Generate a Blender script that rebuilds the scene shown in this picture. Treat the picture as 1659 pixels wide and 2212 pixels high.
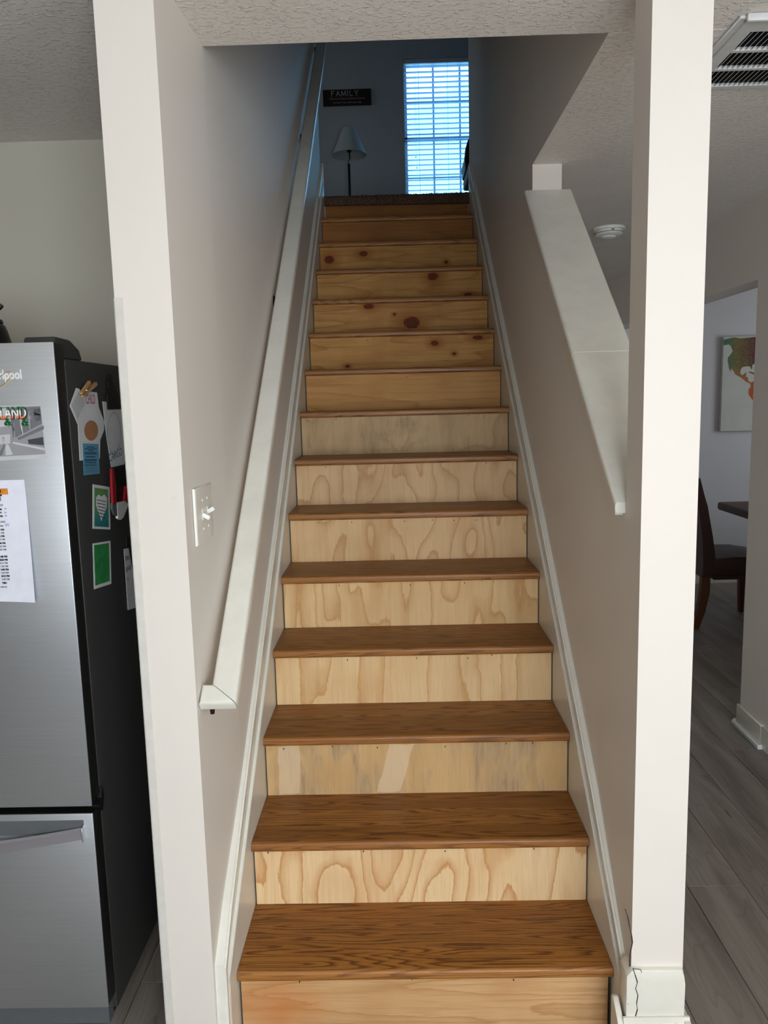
import bpy, bmesh, math, random
from mathutils import Vector, Matrix
random.seed(7)
for o in list(bpy.data.objects): bpy.data.objects.remove(o)
S = bpy.context.scene
COL = S.collection

# ------------------------------------------------------------------ camera
CX, CZ, YAW, PITCH, ROLL, FPX = 0.4084, 1.5256, 0.0173, -0.1407, -0.0252, 1661.0
_cy, _sy, _cp, _sp = math.cos(YAW), math.sin(YAW), math.cos(PITCH), math.sin(PITCH)
FW = Vector((-_sy*_cp, _cy*_cp, _sp)); _r = Vector((_cy, _sy, 0)); _u = _r.cross(FW)
RT = math.cos(ROLL)*_r + math.sin(ROLL)*_u; UP = -math.sin(ROLL)*_r + math.cos(ROLL)*_u
CAM = Vector((CX, 0, CZ))
cam = bpy.data.objects.new('camera', bpy.data.cameras.new('camera')); COL.objects.link(cam)
cam.matrix_world = Matrix(((RT.x, UP.x, -FW.x, CX), (RT.y, UP.y, -FW.y, 0), (RT.z, UP.z, -FW.z, CZ), (0, 0, 0, 1)))
cam.data.sensor_fit = 'VERTICAL'; cam.data.sensor_height = 24.0
cam.data.lens = FPX/2212.0*24.0; cam.data.clip_start = 0.05
S.camera = cam

def at(axis, val, px, py):
    "world point where the ray of a photograph pixel meets an axis-aligned plane"
    d = FW + (px-829.5)/FPX*RT - (py-1106)/FPX*UP
    k = (val-CAM[axis])/d[axis]
    return CAM + k*d

# ------------------------------------------------------------------ world, lights, exposure
W = bpy.data.worlds.new('world'); S.world = W; W.use_nodes = True
nt = W.node_tree; bg = nt.nodes['Background']
tc = nt.nodes.new('ShaderNodeTexCoord')
nz = nt.nodes.new('ShaderNodeTexNoise'); nz.inputs['Scale'].default_value = 5.0; nz.inputs['Detail'].default_value = 4
rp = nt.nodes.new('ShaderNodeValToRGB'); rp.color_ramp.elements[0].position = .50; rp.color_ramp.elements[1].position = .66
rp.color_ramp.elements[0].color = (.19, .56, .88, 1); rp.color_ramp.elements[1].color = (.34, .60, .88, 1)
nt.links.new(tc.outputs['Generated'], nz.inputs['Vector']); nt.links.new(nz.outputs['Fac'], rp.inputs['Fac'])
nt.links.new(rp.outputs['Color'], bg.inputs['Color']); bg.inputs['Strength'].default_value = 3.8

def area(name, loc, size, rot, power, color):
    l = bpy.data.lights.new(name, 'AREA'); l.shape = 'RECTANGLE'; l.size, l.size_y = size
    l.energy = power; l.color = color
    o = bpy.data.objects.new(name, l); COL.objects.link(o); o.location = loc; o.rotation_euler = rot
    return o
R90 = math.pi/2
# daylight through the wide window in the wall behind the photographer
area('window_daylight', (0.95, -1.65, 1.30), (1.5, 1.4), (R90, 0, 0), 67, (1.0, .975, .955))
# daylight through the side window of the dining room
area('dining_daylight', (4.53, 4.9, 1.5), (1.2, 1.2), (R90, 0, R90), 15, (.88, .93, 1.0))
# daylight through the kitchen window (left)
area('kitchen_daylight', (-3.13, 0.3, 1.5), (1.4, 1.1), (R90, 0, -R90), 1.5, (1.0, .98, .94))
# added fill light (right, behind the photographer) to lift ceiling and left wall
area('side_fill', (1.93, -0.5, 1.45), (1.1, 1.1), (R90, 0, R90), 17, (1.0, .98, .96))
# added soft fill light (left) that brightens the upstairs walls
area('upstairs_fill', (-3.13, 6.6, 4.2), (1.2, 1.3), (R90, 0, -R90), 5.5, (.90, .95, 1.0))
S.view_settings.view_transform = 'Standard'; S.view_settings.look = 'None'
S.view_settings.gamma = 1; S.view_settings.use_curve_mapping = False
S.view_settings.exposure = 0.0

# ------------------------------------------------------------------ node materials
def lin(*c):
    return tuple(((v/255)/12.92 if v/255 <= .04045 else ((v/255+.055)/1.055)**2.4) for v in c) + (1,)

class N:
    "small helper to write node graphs"
    def __init__(s, name):
        s.m = bpy.data.materials.new(name); s.m.use_nodes = True
        s.t = s.m.node_tree; s.b = s.t.nodes['Principled BSDF']
    def set(s, inp, v):
        if isinstance(v, bpy.types.NodeSocket): s.t.links.new(v, inp)
        else: inp.default_value = v
    def node(s, kind, **kw):
        n = s.t.nodes.new(kind)
        for k, v in kw.items(): setattr(n, k, v)
        return n
    def obj(s): return s.node('ShaderNodeTexCoord').outputs['Object']
    def rnd(s): return s.node('ShaderNodeObjectInfo').outputs['Random']
    def math(s, op, a, b=0.0, c=0.0):
        n = s.node('ShaderNodeMath', operation=op); s.set(n.inputs[0], a); s.set(n.inputs[1], b); s.set(n.inputs[2], c)
        return n.outputs[0]
    def sep(s, v):
        n = s.node('ShaderNodeSeparateXYZ'); s.set(n.inputs[0], v); return n.outputs
    def comb(s, x, y, z):
        n = s.node('ShaderNodeCombineXYZ')
        for i, q in enumerate((x, y, z)): s.set(n.inputs[i], q)
        return n.outputs[0]
    def vmul(s, v, w):
        n = s.node('ShaderNodeVectorMath', operation='MULTIPLY'); s.set(n.inputs[0], v); s.set(n.inputs[1], w); return n.outputs[0]
    def vadd(s, v, w):
        n = s.node('ShaderNodeVectorMath', operation='ADD'); s.set(n.inputs[0], v); s.set(n.inputs[1], w); return n.outputs[0]
    def noise(s, v, scale=1.0, detail=2.0, rough=.5, dist=0.0):
        n = s.node('ShaderNodeTexNoise'); s.set(n.inputs['Vector'], v)
        n.inputs['Scale'].default_value = scale; n.inputs['Detail'].default_value = detail
        n.inputs['Roughness'].default_value = rough; n.inputs['Distortion'].default_value = dist
        return n.outputs['Fac']
    def ramp(s, f, stops):
        n = s.node('ShaderNodeValToRGB'); s.set(n.inputs[0], f); e = n.color_ramp.elements
        while len(e) < len(stops): e.new(.5)
        for el, (p, c) in zip(e, stops):
            el.position = p; el.color = c if len(c) == 4 else tuple(c)+(1,)
        return n.outputs[0]
    def fr(s, f, a, b, c=0.0, d=1.0):
        n = s.node('ShaderNodeMapRange'); s.set(n.inputs[0], f)
        for i, v in enumerate((a, b, c, d)): n.inputs[i+1].default_value = v
        return n.outputs[0]
    def mix(s, f, a, b, mode='MIX'):
        n = s.node('ShaderNodeMix', data_type='RGBA', blend_type=mode)
        s.set(n.inputs[0], f); s.set(n.inputs[6], a); s.set(n.inputs[7], b); return n.outputs[2]
    def bump(s, h, strength=.3, dist=.002):
        n = s.node('ShaderNodeBump'); s.set(n.inputs['Height'], h)
        n.inputs['Strength'].default_value = strength; n.inputs['Distance'].default_value = dist
        s.t.links.new(n.outputs[0], s.b.inputs['Normal'])
    def out(s, color=None, rough=None, metal=None, spec=None, coat=None, coat_rough=None):
        if color is not None: s.set(s.b.inputs['Base Color'], color)
        if rough is not None: s.set(s.b.inputs['Roughness'], rough)
        if metal is not None: s.b.inputs['Metallic'].default_value = metal
        if spec is not None: s.b.inputs['Specular IOR Level'].default_value = spec
        if coat is not None: s.b.inputs['Coat Weight'].default_value = coat
        if coat_rough is not None: s.b.inputs['Coat Roughness'].default_value = coat_rough
        return s.m

def plain(name, rgb, rough=.6, metal=0.0, spec=.5, var=.04, scale=30.0, bump=0.0):
    n = N(name); v = n.noise(n.obj(), scale, 3)
    c = lin(*rgb)
    d = tuple(x*(1-var*2) for x in c[:3])+(1,)
    col = n.ramp(v, ((.3, d), (.7, c)))
    if bump: n.bump(v, bump, .001)
    return n.out(col, rough, metal, spec)

def wall_paint(name, rgb, rough=.55):
    n = N(name); o = n.obj()
    mott = n.noise(o, 1.6, 3); fine = n.noise(o, 260, 2); brush = n.noise(n.vmul(o, (30, 30, 4)), 1, 2)
    c = lin(*rgb)
    col = n.ramp(mott, ((.3, tuple(x*.965 for x in c[:3])+(1,)), (.7, c)))
    scuff = n.noise(o, 14, 2, .6)
    col = n.mix(n.fr(scuff, .74, .80, 0, .35), col, tuple(x*.72 for x in c[:3])+(1,))
    n.bump(n.math('ADD', n.math('MULTIPLY', fine, .5), brush), .12, .0012)
    return n.out(col, rough, spec=.4)

M = {}
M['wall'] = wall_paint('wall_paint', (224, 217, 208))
M['kitchen_wall'] = wall_paint('kitchen_wall_dimmed', (198, 193, 178))  # greener grey, with the kitchen's dimmer light darkened into the colour
M['dining_wall'] = wall_paint('dining_wall_paint', (214, 214, 216))
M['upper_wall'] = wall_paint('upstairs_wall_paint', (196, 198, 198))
def mk_ceiling():
    n = N('knockdown_ceiling'); o = n.obj()
    a = n.noise(n.vmul(o, (60, 95, 60)), 1, 3, .55, .5)
    blob = n.fr(a, .54, .62)
    b = n.noise(o, 160, 2)
    n.bump(n.math('ADD', blob, n.math('MULTIPLY', b, .35)), .75, .003)
    col = n.ramp(n.noise(o, 3, 2), ((.3, lin(226, 219, 211)), (.7, lin(233, 227, 219))))
    return n.out(col, .75, spec=.3)
M['ceiling'] = mk_ceiling()
def mk_trim(name, rgb, rough=.32, wear=.5):
    n = N(name); o = n.obj()
    c = lin(*rgb)
    m = n.noise(o, 9, 4, .65)
    col = n.ramp(m, ((.35, tuple(x*.93 for x in c[:3])+(1,)), (.6, c)))
    chip = n.noise(n.vmul(o, (60, 60, 60)), 1, 3, .7)
    col = n.mix(n.fr(chip, .70, .74, 0, wear), col, lin(120, 110, 98))
    n.bump(n.noise(o, 90, 2), .1, .001)
    return n.out(col, rough)
M['trim'] = mk_trim('painted_trim', (226, 222, 210))
M['rail'] = mk_trim('painted_rail', (232, 229, 218), .25, .1)
M['tape'] = plain('clear_corner_guard', (216, 212, 204), .12, spec=.6)
M['crack'] = plain('dark_crack', (52, 44, 40), .9)
M['black_gap'] = plain('shadow_gap_dark', (14, 12, 11), .9)
M['nail'] = plain('dark_nail', (50, 38, 28), .6)
M['bronze'] = plain('oil_rubbed_bronze', (46, 33, 28), .3, .7)
M['white_plastic'] = plain('white_plastic', (236, 235, 230), .35)
M['plate'] = plain('switch_plate_plastic', (222, 218, 208), .3)
M['vent_metal'] = plain('vent_enamel', (214, 214, 212), .4)
M['vent_dark'] = plain('slot_shade_black', (8, 8, 8), .9)
M['black_plastic'] = plain('black_plastic', (16, 16, 17), .45)
M['paper'] = plain('white_paper', (226, 226, 224), .8)
M['blue_white'] = plain('bluish_white_paper', (232, 234, 246), .8)
M['ink'] = plain('black_ink', (22, 22, 26), .8)
M['grey_ink'] = plain('grey_ink', (105, 106, 112), .8)
M['red'] = plain('red_plastic', (170, 14, 30), .35)
M['green_print'] = plain('green_print', (44, 150, 74), .7, var=.2, scale=40)
M['blue_print'] = plain('blue_flyer_paper', (92, 156, 186), .8)
M['gold'] = plain('gold_trim', (214, 176, 92), .3, .8)
M['silver'] = plain('silver_letters', (236, 236, 238), .3)
M['orange'] = plain('orange_print', (228, 142, 40), .7, var=.15, scale=90)
M['peg_wood'] = plain('clothespin_wood', (196, 150, 98), .6, var=.12, scale=60)
M['card_teal'] = None
M['leather'] = plain('brown_leather', (62, 30, 20), .45, var=.1, scale=60, bump=.2)
M['dark_board'] = plain('dark_sign_board', (40, 30, 30), .7)
M['cream_ink'] = plain('cream_lettering', (196, 190, 176), .7)
M['pink_ink'] = plain('pinkish_lettering', (172, 138, 128), .7)
M['lamp_metal'] = plain('dark_lamp_metal', (24, 22, 24), .35, .6)
M['shade'] = plain('linen_lamp_shade', (205, 212, 206), .8, scale=120)
M['grey_cloth'] = plain('light_grey_cloth', (190, 200, 215), .7)
M['slat'] = plain('blind_slat_white', (226, 230, 236), .4)
_n = N('blind_slat_translucent'); _t = _n.node('ShaderNodeBsdfTranslucent'); _t.inputs[0].default_value = (.62, .78, 1.0, 1); _x = _n.node('ShaderNodeMixShader')
_n.b.inputs['Base Color'].default_value = lin(222, 228, 238); _n.b.inputs['Roughness'].default_value = .4
_x.inputs[0].default_value = .6; _n.t.links.new(_n.b.outputs[0], _x.inputs[1]); _n.t.links.new(_t.outputs[0], _x.inputs[2]); _n.t.links.new(_x.outputs[0], _n.t.nodes['Material Output'].inputs[0])
M['slat'] = _n.m
M['vinyl'] = plain('window_vinyl', (224, 228, 226), .4)

def mk_carpet():
    n = N('brown_carpet'); o = n.obj()
    col = n.ramp(n.noise(o, 160, 3), ((.35, lin(70, 50, 40)), (.65, lin(122, 96, 80))))
    n.bump(n.noise(o, 240, 2), .8, .006)
    return n.out(col, .95, spec=.1)
M['carpet'] = mk_carpet()

def mk_oak():
    n = N('stained_red_oak'); o = n.obj(); r = n.rnd(); x, y, z = n.sep(o)
    stave = n.math('FLOOR', n.math('DIVIDE', n.math('ADD', y, n.math('MULTIPLY', r, .05)), .088))
    wn = n.node('ShaderNodeTexWhiteNoise', noise_dimensions='2D')
    n.set(wn.inputs['Vector'], n.comb(stave, n.math('MULTIPLY', r, 97.0), 0)); sv = wn.outputs['Value']
    off = n.math('MULTIPLY', n.math('ADD', sv, r), 37.0)
    yz = n.math('ADD', y, n.math('MULTIPLY', z, .9))
    v = n.noise(n.comb(n.math('ADD', n.math('MULTIPLY', x, 1.0), off), n.math('MULTIPLY', yz, 17.0), off), 1.0, 2.0, .45, .15)
    ring = n.math('FRACT', n.math('MULTIPLY', v, 21.0))
    wob = n.noise(n.comb(n.math('MULTIPLY', x, 40), n.math('MULTIPLY', yz, 420), off), 1.0, 3.0, .6)
    line = n.ramp(n.math('ADD', ring, n.math('MULTIPLY', n.math('SUBTRACT', wob, .5), .5)),
                  ((.0, (1, 1, 1)), (.16, (.72, .72, .72)), (.40, (.0, .0, .0)), (.86, (0, 0, 0)), (1.0, (.9, .9, .9))))
    pores = n.noise(n.comb(n.math('MULTIPLY', x, 22), n.math('MULTIPLY', yz, 900), off), 1.0, 3.0, .7)
    base = n.mix(sv, lin(140, 90, 38), lin(162, 107, 48))
    base = n.mix(n.fr(pores, .45, .70, 0, .45), base, lin(118, 70, 28))
    blot = n.noise(n.comb(n.math('MULTIPLY', x, 5), n.math('MULTIPLY', yz, 22), off), 1.0, 2.0)
    base = n.mix(n.fr(blot, .45, .7, 0, .35), base, lin(138, 84, 36))
    col = n.mix(n.math('MULTIPLY', line, .9), base, lin(84, 45, 16))
    col = n.mix(n.fr(y, .016, .004, 0, .22), col, lin(186, 128, 74))  # nosing edge lightened: wear plus its frontal light put into the colour
    n.bump(n.math('ADD', line, pores), -.12, .0006)
    return n.out(col, n.fr(pores, .3, .7, .34, .48), spec=.32, coat=.08, coat_rough=.25)
M['oak'] = mk_oak()

def ply(i, kind, light, dark, N_=7.0, sx=7.0, sz=1.3, seed=0.0, knots=(), grey=0.0, contrast=.8, orange=None, patches=()):
    "pine plywood of one riser: contour figure, fibre, knots (x, z, rx, rz in metres from the riser's lower left corner)"
    n = N('plywood_riser'); o = n.obj(); x, y, z = n.sep(o)
    warp = n.noise(n.vmul(o, (14, 14, 14)), 1.0, 2.0)
    if kind == 'vertical': p = n.comb(n.math('ADD', n.math('MULTIPLY', x, sx), seed), seed*1.7, n.math('MULTIPLY', z, sz))
    else: p = n.comb(n.math('ADD', n.math('MULTIPLY', x, 1.3), seed), seed*1.7, n.math('MULTIPLY', z, 11.0))
    p = n.vadd(p, n.vmul(n.comb(warp, 0, warp), (.10, 0, .14)))
    jag = n.noise(n.vmul(o, (240, 1, 22) if kind == 'vertical' else (22, 1, 240)), 1.0, 3.0, .7)
    v = n.noise(p, 1.0, 1.0, .4)
    ring = n.math('FRACT', n.math('ADD', n.math('MULTIPLY', v, N_), n.math('MULTIPLY', jag, .22)))
    f = n.ramp(ring, ((0.0, (.03, .03, .03)), (.55, (.08, .08, .08)), (.84, (.5, .5, .5)), (.95, (1, 1, 1)), (.99, (.05, .05, .05))))
    fib = n.noise(n.vmul(o, (420, 1, 10) if kind == 'vertical' else (8, 1, 420)), 1.0, 3.0, .6)
    streak = n.noise(n.vmul(o, (60, 1, 3) if kind == 'vertical' else (3.0, 1, 75)), 1.0, 4.0, .6, .6)
    L, D = lin(*light), lin(*dark)
    col = n.mix(n.math('MULTIPLY', f, contrast), L, D)
    tint = n.noise(n.vmul(o, (5, 1, 4)), 1.0, 2.0)
    col = n.mix(n.fr(tint, .45, .75, 0, .35), col, D)
    col = n.mix(n.fr(streak, .48, .72, 0, .22 if kind == 'vertical' else .55), col, tuple(c*.86 for c in D[:3])+(1,))
    col = n.mix(n.fr(fib, .5, .8, 0, .30), col, tuple(c*.62 for c in D[:3])+(1,))
    if grey:
        g = n.noise(n.vmul(n.vadd(o, (seed, 0, 0)), (9, 1, 3)), 1.0, 3.0, .6, .8)
        gs = n.noise(n.vmul(n.vadd(o, (seed, 0, 0)), (70, 1, 8)), 1.0, 3.0, .6, 1.2)
        col = n.mix(n.math('MULTIPLY', n.fr(g, .46, .60), grey), col, lin(184, 156, 120))
        col = n.mix(n.math('MULTIPLY', n.math('MULTIPLY', n.fr(g, .48, .64), n.fr(gs, .42, .7)), grey), col, lin(150, 120, 84))
    if orange is not None:
        dx = n.math('SUBTRACT', x, orange[0]); dz = n.math('SUBTRACT', z, orange[1])
        d = n.math('SQRT', n.math('ADD', n.math('MULTIPLY', dx, dx), n.math('MULTIPLY', dz, dz)))
        d = n.math('ADD', d, n.math('MULTIPLY', warp, .12))
        col = n.mix(n.fr(d, orange[2], .06, 0, .6), col, lin(196, 116, 56))
    for (px, pz, rx, rz, sh) in patches:
        ax = n.math('ABSOLUTE', n.math('ADD', n.math('SUBTRACT', x, px), n.math('MULTIPLY', n.math('SUBTRACT', z, pz), sh)))
        az = n.math('ABSOLUTE', n.math('SUBTRACT', z, pz))
        dd = n.math('MAXIMUM', n.math('SUBTRACT', ax, rx), n.math('SUBTRACT', az, rz))
        dd = n.math('ADD', dd, n.math('MULTIPLY', n.math('SUBTRACT', warp, .5), .02))
        col = n.mix(n.fr(dd, .003, 0, 0, .55), col, lin(222, 198, 166))
    for (kx, kz, rx, rz) in knots:
        dx = n.math('DIVIDE', n.math('SUBTRACT', x, kx), rx); dz = n.math('DIVIDE', n.math('SUBTRACT', z, kz), rz)
        d = n.math('SQRT', n.math('ADD', n.math('MULTIPLY', dx, dx), n.math('MULTIPLY', dz, dz)))
        d = n.math('ADD', d, n.math('MULTIPLY', n.math('SUBTRACT', jag, .5), .9))
        col = n.mix(n.fr(d, 3.2, 1.0, 0, .75), col, lin(150, 86, 30))
        kc = n.ramp(n.math('FRACT', n.math('MULTIPLY', d, 3.0)), ((.0, lin(138, 64, 14)), (.6, lin(92, 40, 8)), (1, lin(44, 20, 5))))
        col = n.mix(n.fr(d, 1.06, .92), col, kc)
    n.bump(n.math('ADD', fib, n.math('MULTIPLY', f, .3)), .12, .0006)
    return n.out(col, .6, spec=.18)

def mk_plank():
    n = N('grey_oak_laminate'); o = n.obj(); r = n.rnd(); x, y, z = n.sep(o)
    off = n.math('MULTIPLY', r, 61.0)
    big = n.noise(n.comb(n.math('ADD', n.math('MULTIPLY', x, 9.0), off), n.math('MULTIPLY', y, 1.1), off), 1.0, 3.0, .55, .5)
    fine = n.noise(n.comb(n.math('ADD', n.math('MULTIPLY', x, 90.0), off), n.math('MULTIPLY', y, 3.5), off), 1.0, 3.0, .6)
    c = n.ramp(big, ((.28, lin(106, 97, 88)), (.45, lin(132, 123, 114)), (.60, lin(148, 140, 131)), (.75, lin(118, 108, 98))))
    c = n.mix(n.fr(fine, .5, .75, 0, .4), c, lin(88, 80, 73))
    v = n.noise(n.comb(n.math('ADD', n.math('MULTIPLY', x, 13.0), off), n.math('MULTIPLY', y, 1.6), off), 1.0, 1.0)
    ring = n.math('FRACT', n.math('MULTIPLY', v, 9.0))
    c = n.mix(n.ramp(ring, ((0, (.0, .0, .0)), (.8, (.03, .03, .03)), (.97, (.28, .28, .28)), (1, (0, 0, 0)))), c, lin(74, 66, 60))
    spot = n.noise(n.comb(n.math('ADD', n.math('MULTIPLY', x, 38.0), off), n.math('MULTIPLY', y, 7.0), off), 1.0, 1.0)
    c = n.mix(n.fr(spot, .76, .80, 0, .9), c, lin(60, 52, 46))
    c = n.mix(n.math('MULTIPLY', r, .18), c, lin(120, 112, 106))
    n.bump(fine, .08, .0008)
    return n.out(c, .42, spec=.4)
M['plank'] = mk_plank()
M['subfloor'] = plain('floor_joint_dark', (70, 64, 60), .8)

def mk_steel(name, rgb, rough):
    n = N(name); o = n.obj(); s = n.noise(n.vmul(o, (6, 6, 420)), 1.0, 3.0)
    dots = n.noise(o, 240, 2)
    col = n.ramp(s, ((.3, tuple(c*.93 for c in lin(*rgb)[:3])+(1,)), (.7, lin(*rgb))))
    n.bump(n.math('ADD', s, n.math('MULTIPLY', dots, .5)), .06, .0004)
    return n.out(col, rough, .85)
M['steel'] = mk_steel('brushed_steel', (200, 204, 208), .36)
M['handle_steel'] = mk_steel('handle_steel', (214, 214, 224), .28)
M['fridge_side'] = plain('dark_grey_enamel', (62, 62, 60), .5, .2, bump=.1)
M['fridge_door_side'] = plain('black_door_edge', (20, 20, 20), .4)
M['kick'] = plain('grey_kick_panel', (92, 96, 98), .5)

def mk_map():
    n = N('watercolour_land'); o = n.obj(); x, y, z = n.sep(o)
    wob = n.math('MULTIPLY', n.math('SUBTRACT', n.noise(o, 9, 3), .5), .35)
    a = n.ramp(n.math('ADD', n.math('MULTIPLY', x, 2.6), wob),
               ((.05, lin(70, 120, 92)), (.28, lin(122, 112, 62)), (.5, lin(108, 84, 62)), (.7, lin(98, 30, 46)), (1, lin(84, 20, 40))))
    b = n.ramp(n.math('ADD', n.math('MULTIPLY', x, 2.2), wob), ((.2, lin(176, 120, 62)), (.6, lin(190, 84, 36)), (1, lin(178, 128, 40))))
    f = n.fr(n.math('ADD', z, n.math('MULTIPLY', wob, .3)), .50, .40)
    c = n.mix(f, a, b)
    c = n.mix(n.fr(n.noise(o, 60, 3), .5, .8, 0, .35), c, lin(200, 176, 140))
    return n.out(c, .8)
M['map_land'] = mk_map()
M['canvas'] = plain('canvas_ground', (208, 212, 204), .85, scale=8)
def mk_table():
    n = N('dark_walnut'); o = n.obj()
    v = n.noise(n.vmul(o, (22, 2.0, 22)), 1, 3, .5, .5)
    c = n.ramp(n.math('FRACT', n.math('MULTIPLY', v, 6)), ((0, lin(92, 58, 40)), (.7, lin(70, 42, 30)), (1, lin(46, 26, 18))))
    return n.out(c, .55)
M['walnut'] = mk_table()
M['leg_wood'] = plain('brown_leg_wood', (96, 54, 26), .4, var=.1)

# ------------------------------------------------------------------ mesh helpers
ORG = {}
def finish(name, bm, mat, parent=None, origin=None, smooth=False):
    if origin is None:
        if parent is not None: origin = ORG[parent]
        else:
            xs = [v.co.x for v in bm.verts]; ys = [v.co.y for v in bm.verts]; zs = [v.co.z for v in bm.verts]
            origin = Vector(((min(xs)+max(xs))/2, (min(ys)+max(ys))/2, min(zs)))
    origin = Vector(origin)
    bmesh.ops.translate(bm, verts=bm.verts, vec=-origin)
    bmesh.ops.recalc_face_normals(bm, faces=bm.faces)
    me = bpy.data.meshes.new(name); bm.to_mesh(me); bm.free()
    if smooth:
        for p in me.polygons: p.use_smooth = True
        try: me.set_sharp_from_angle(angle=math.radians(40))
        except Exception: pass
    me.materials.append(mat if not isinstance(mat, str) else M[mat])
    o = bpy.data.objects.new(name, me); COL.objects.link(o)
    if parent is not None:
        o.parent = parent; o.location = origin - ORG[parent]
    else: o.location = origin
    ORG[o] = origin
    return o
def tag(o, label=None, cat=None, group=None, kind=None):
    if label: o['label'] = label
    if cat: o['category'] = cat
    if group: o['group'] = group
    if kind: o['kind'] = kind
    return o
def thing(name, loc, label, cat, group=None):
    o = bpy.data.objects.new(name, None); COL.objects.link(o); o.location = loc; ORG[o] = Vector(loc)
    o.empty_display_size = .05
    return tag(o, label, cat, group)
def addbox(bm, x0, x1, y0, y1, z0, z1, mtx=None):
    vs = [bm.verts.new((x, y, z)) for x in (x0, x1) for y in (y0, y1) for z in (z0, z1)]
    for f in ((0, 1, 3, 2), (4, 6, 7, 5), (0, 4, 5, 1), (2, 3, 7, 6), (0, 2, 6, 4), (1, 5, 7, 3)):
        bm.faces.new([vs[i] for i in f])
    if mtx is not None: bmesh.ops.transform(bm, matrix=mtx, verts=vs)
    return vs
def box(name, x0, x1, y0, y1, z0, z1, mat, parent=None, bevel=0.0, seg=1, origin=None, mtx=None):
    bm = bmesh.new(); addbox(bm, x0, x1, y0, y1, z0, z1)
    if bevel: bmesh.ops.bevel(bm, geom=list(bm.edges), offset=bevel, segments=seg, affect='EDGES', profile=.5)
    if mtx is not None: bmesh.ops.transform(bm, matrix=mtx, verts=bm.verts)
    return finish(name, bm, mat, parent, origin, smooth=bevel > 0)
def prism(bm, poly, axis, a, b, fa=None, fb=None):
    "extrude a 2D polygon along an axis from a to b; fa / fb may give the end as a function of the 2D point"
    def P(p, t):
        return {'x': (t, p[0], p[1]), 'y': (p[0], t, p[1]), 'z': (p[0], p[1], t)}[axis]
    A = [bm.verts.new(P(p, fa(p) if fa else a)) for p in poly]
    B = [bm.verts.new(P(p, fb(p) if fb else b)) for p in poly]
    bm.faces.new(A); bm.faces.new(B[::-1])
    k = len(poly)
    for i in range(k): bm.faces.new((A[i], B[i], B[(i+1) % k], A[(i+1) % k]))
def pris(name, poly, axis, a, b, mat, parent=None, bevel=0.0, seg=1, origin=None, fa=None, fb=None, smooth=False):
    bm = bmesh.new(); prism(bm, poly, axis, a, b, fa, fb)
    if bevel: bmesh.ops.bevel(bm, geom=list(bm.edges), offset=bevel, segments=seg, affect='EDGES', profile=.5)
    return finish(name, bm, mat, parent, origin, smooth=smooth or bevel > 0)
def tube(bm, pts, rad, seg=10, cap=True):
    rads = rad if isinstance(rad, (list, tuple)) else [rad]*len(pts)
    pts = [Vector(p) for p in pts]; rings = []
    for i, p in enumerate(pts):
        t = (pts[min(i+1, len(pts)-1)]-pts[max(i-1, 0)]).normalized()
        u = t.cross(Vector((0, 0, 1)) if abs(t.z) < .9 else Vector((1, 0, 0))).normalized(); v = t.cross(u)
        rings.append([bm.verts.new(p+rads[i]*(math.cos(a)*u+math.sin(a)*v)) for a in [2*math.pi*k/seg for k in range(seg)]])
    for a, b in zip(rings, rings[1:]):
        for k in range(seg): bm.faces.new((a[k], a[(k+1) % seg], b[(k+1) % seg], b[k]))
    if cap: bm.faces.new(rings[0]); bm.faces.new(rings[-1][::-1])
def lathe(bm, prof, c, seg=32, closed=False):
    rings = []
    for r, z in prof:
        rings.append([bm.verts.new((c[0]+r*math.cos(2*math.pi*k/seg), c[1]+r*math.sin(2*math.pi*k/seg), c[2]+z)) for k in range(seg)])
    for a, b in zip(rings, rings[1:]):
        for k in range(seg): bm.faces.new((a[k], a[(k+1) % seg], b[(k+1) % seg], b[k]))
    if closed: bm.faces.new(rings[0]); bm.faces.new(rings[-1][::-1])
def struct(o): o['kind'] = 'structure'; return o
def text(name, s, size, mat, parent, origin, right, up, extrude=.0004, align='LEFT', bold=0.0, squash=1.0):
    "flat lettering standing on a plane given by its right and up vectors"
    c = bpy.data.curves.new('t', 'FONT'); c.body = s; c.size = size; c.extrude = extrude
    c.align_x = align; c.offset = bold; c.resolution_u = 3
    t = bpy.data.objects.new('t', c); COL.objects.link(t)
    bpy.context.view_layer.update()
    me = bpy.data.meshes.new_from_object(t.evaluated_get(bpy.context.evaluated_depsgraph_get()))
    bpy.data.objects.remove(t); me.materials.clear(); me.materials.append(M[mat])
    r, u = Vector(right).normalized(), Vector(up).normalized(); n = r.cross(u)
    org = Vector(origin)
    for v in me.vertices:
        v.co = r*v.co.x*squash + u*v.co.y + n*v.co.z
    o = bpy.data.objects.new(name, me); COL.objects.link(o); o.parent = parent; o.location = org-ORG[parent]; ORG[o] = org
    return o

# ------------------------------------------------------------------ dimensions
RISE, RUN, Y1, SW, OV, TH = .187, .2373, 1.6578, .8962, .0169, .0264
H = 2.35; HU = 5.25; FU = 15*RISE
def ny(i): return Y1+(i-1)*RUN          # nosing of tread i
def xl(p): return -.028+.035*min(max(p[0]-1.56, 0), .34)
def xr(p): return .906+.030*min(max(p[0]-1.56, 0), .34)
XLO, XRO = -.142, 1.02

# ------------------------------------------------------------------ structure: walls, ceilings
def wall_poly(name, poly, side, mat='wall'):
    if side == 'L': return struct(pris(name, poly, 'x', XLO, 0, mat, fb=xl))
    return struct(pris(name, poly, 'x', 0, XRO, mat, fa=xr))
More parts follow.
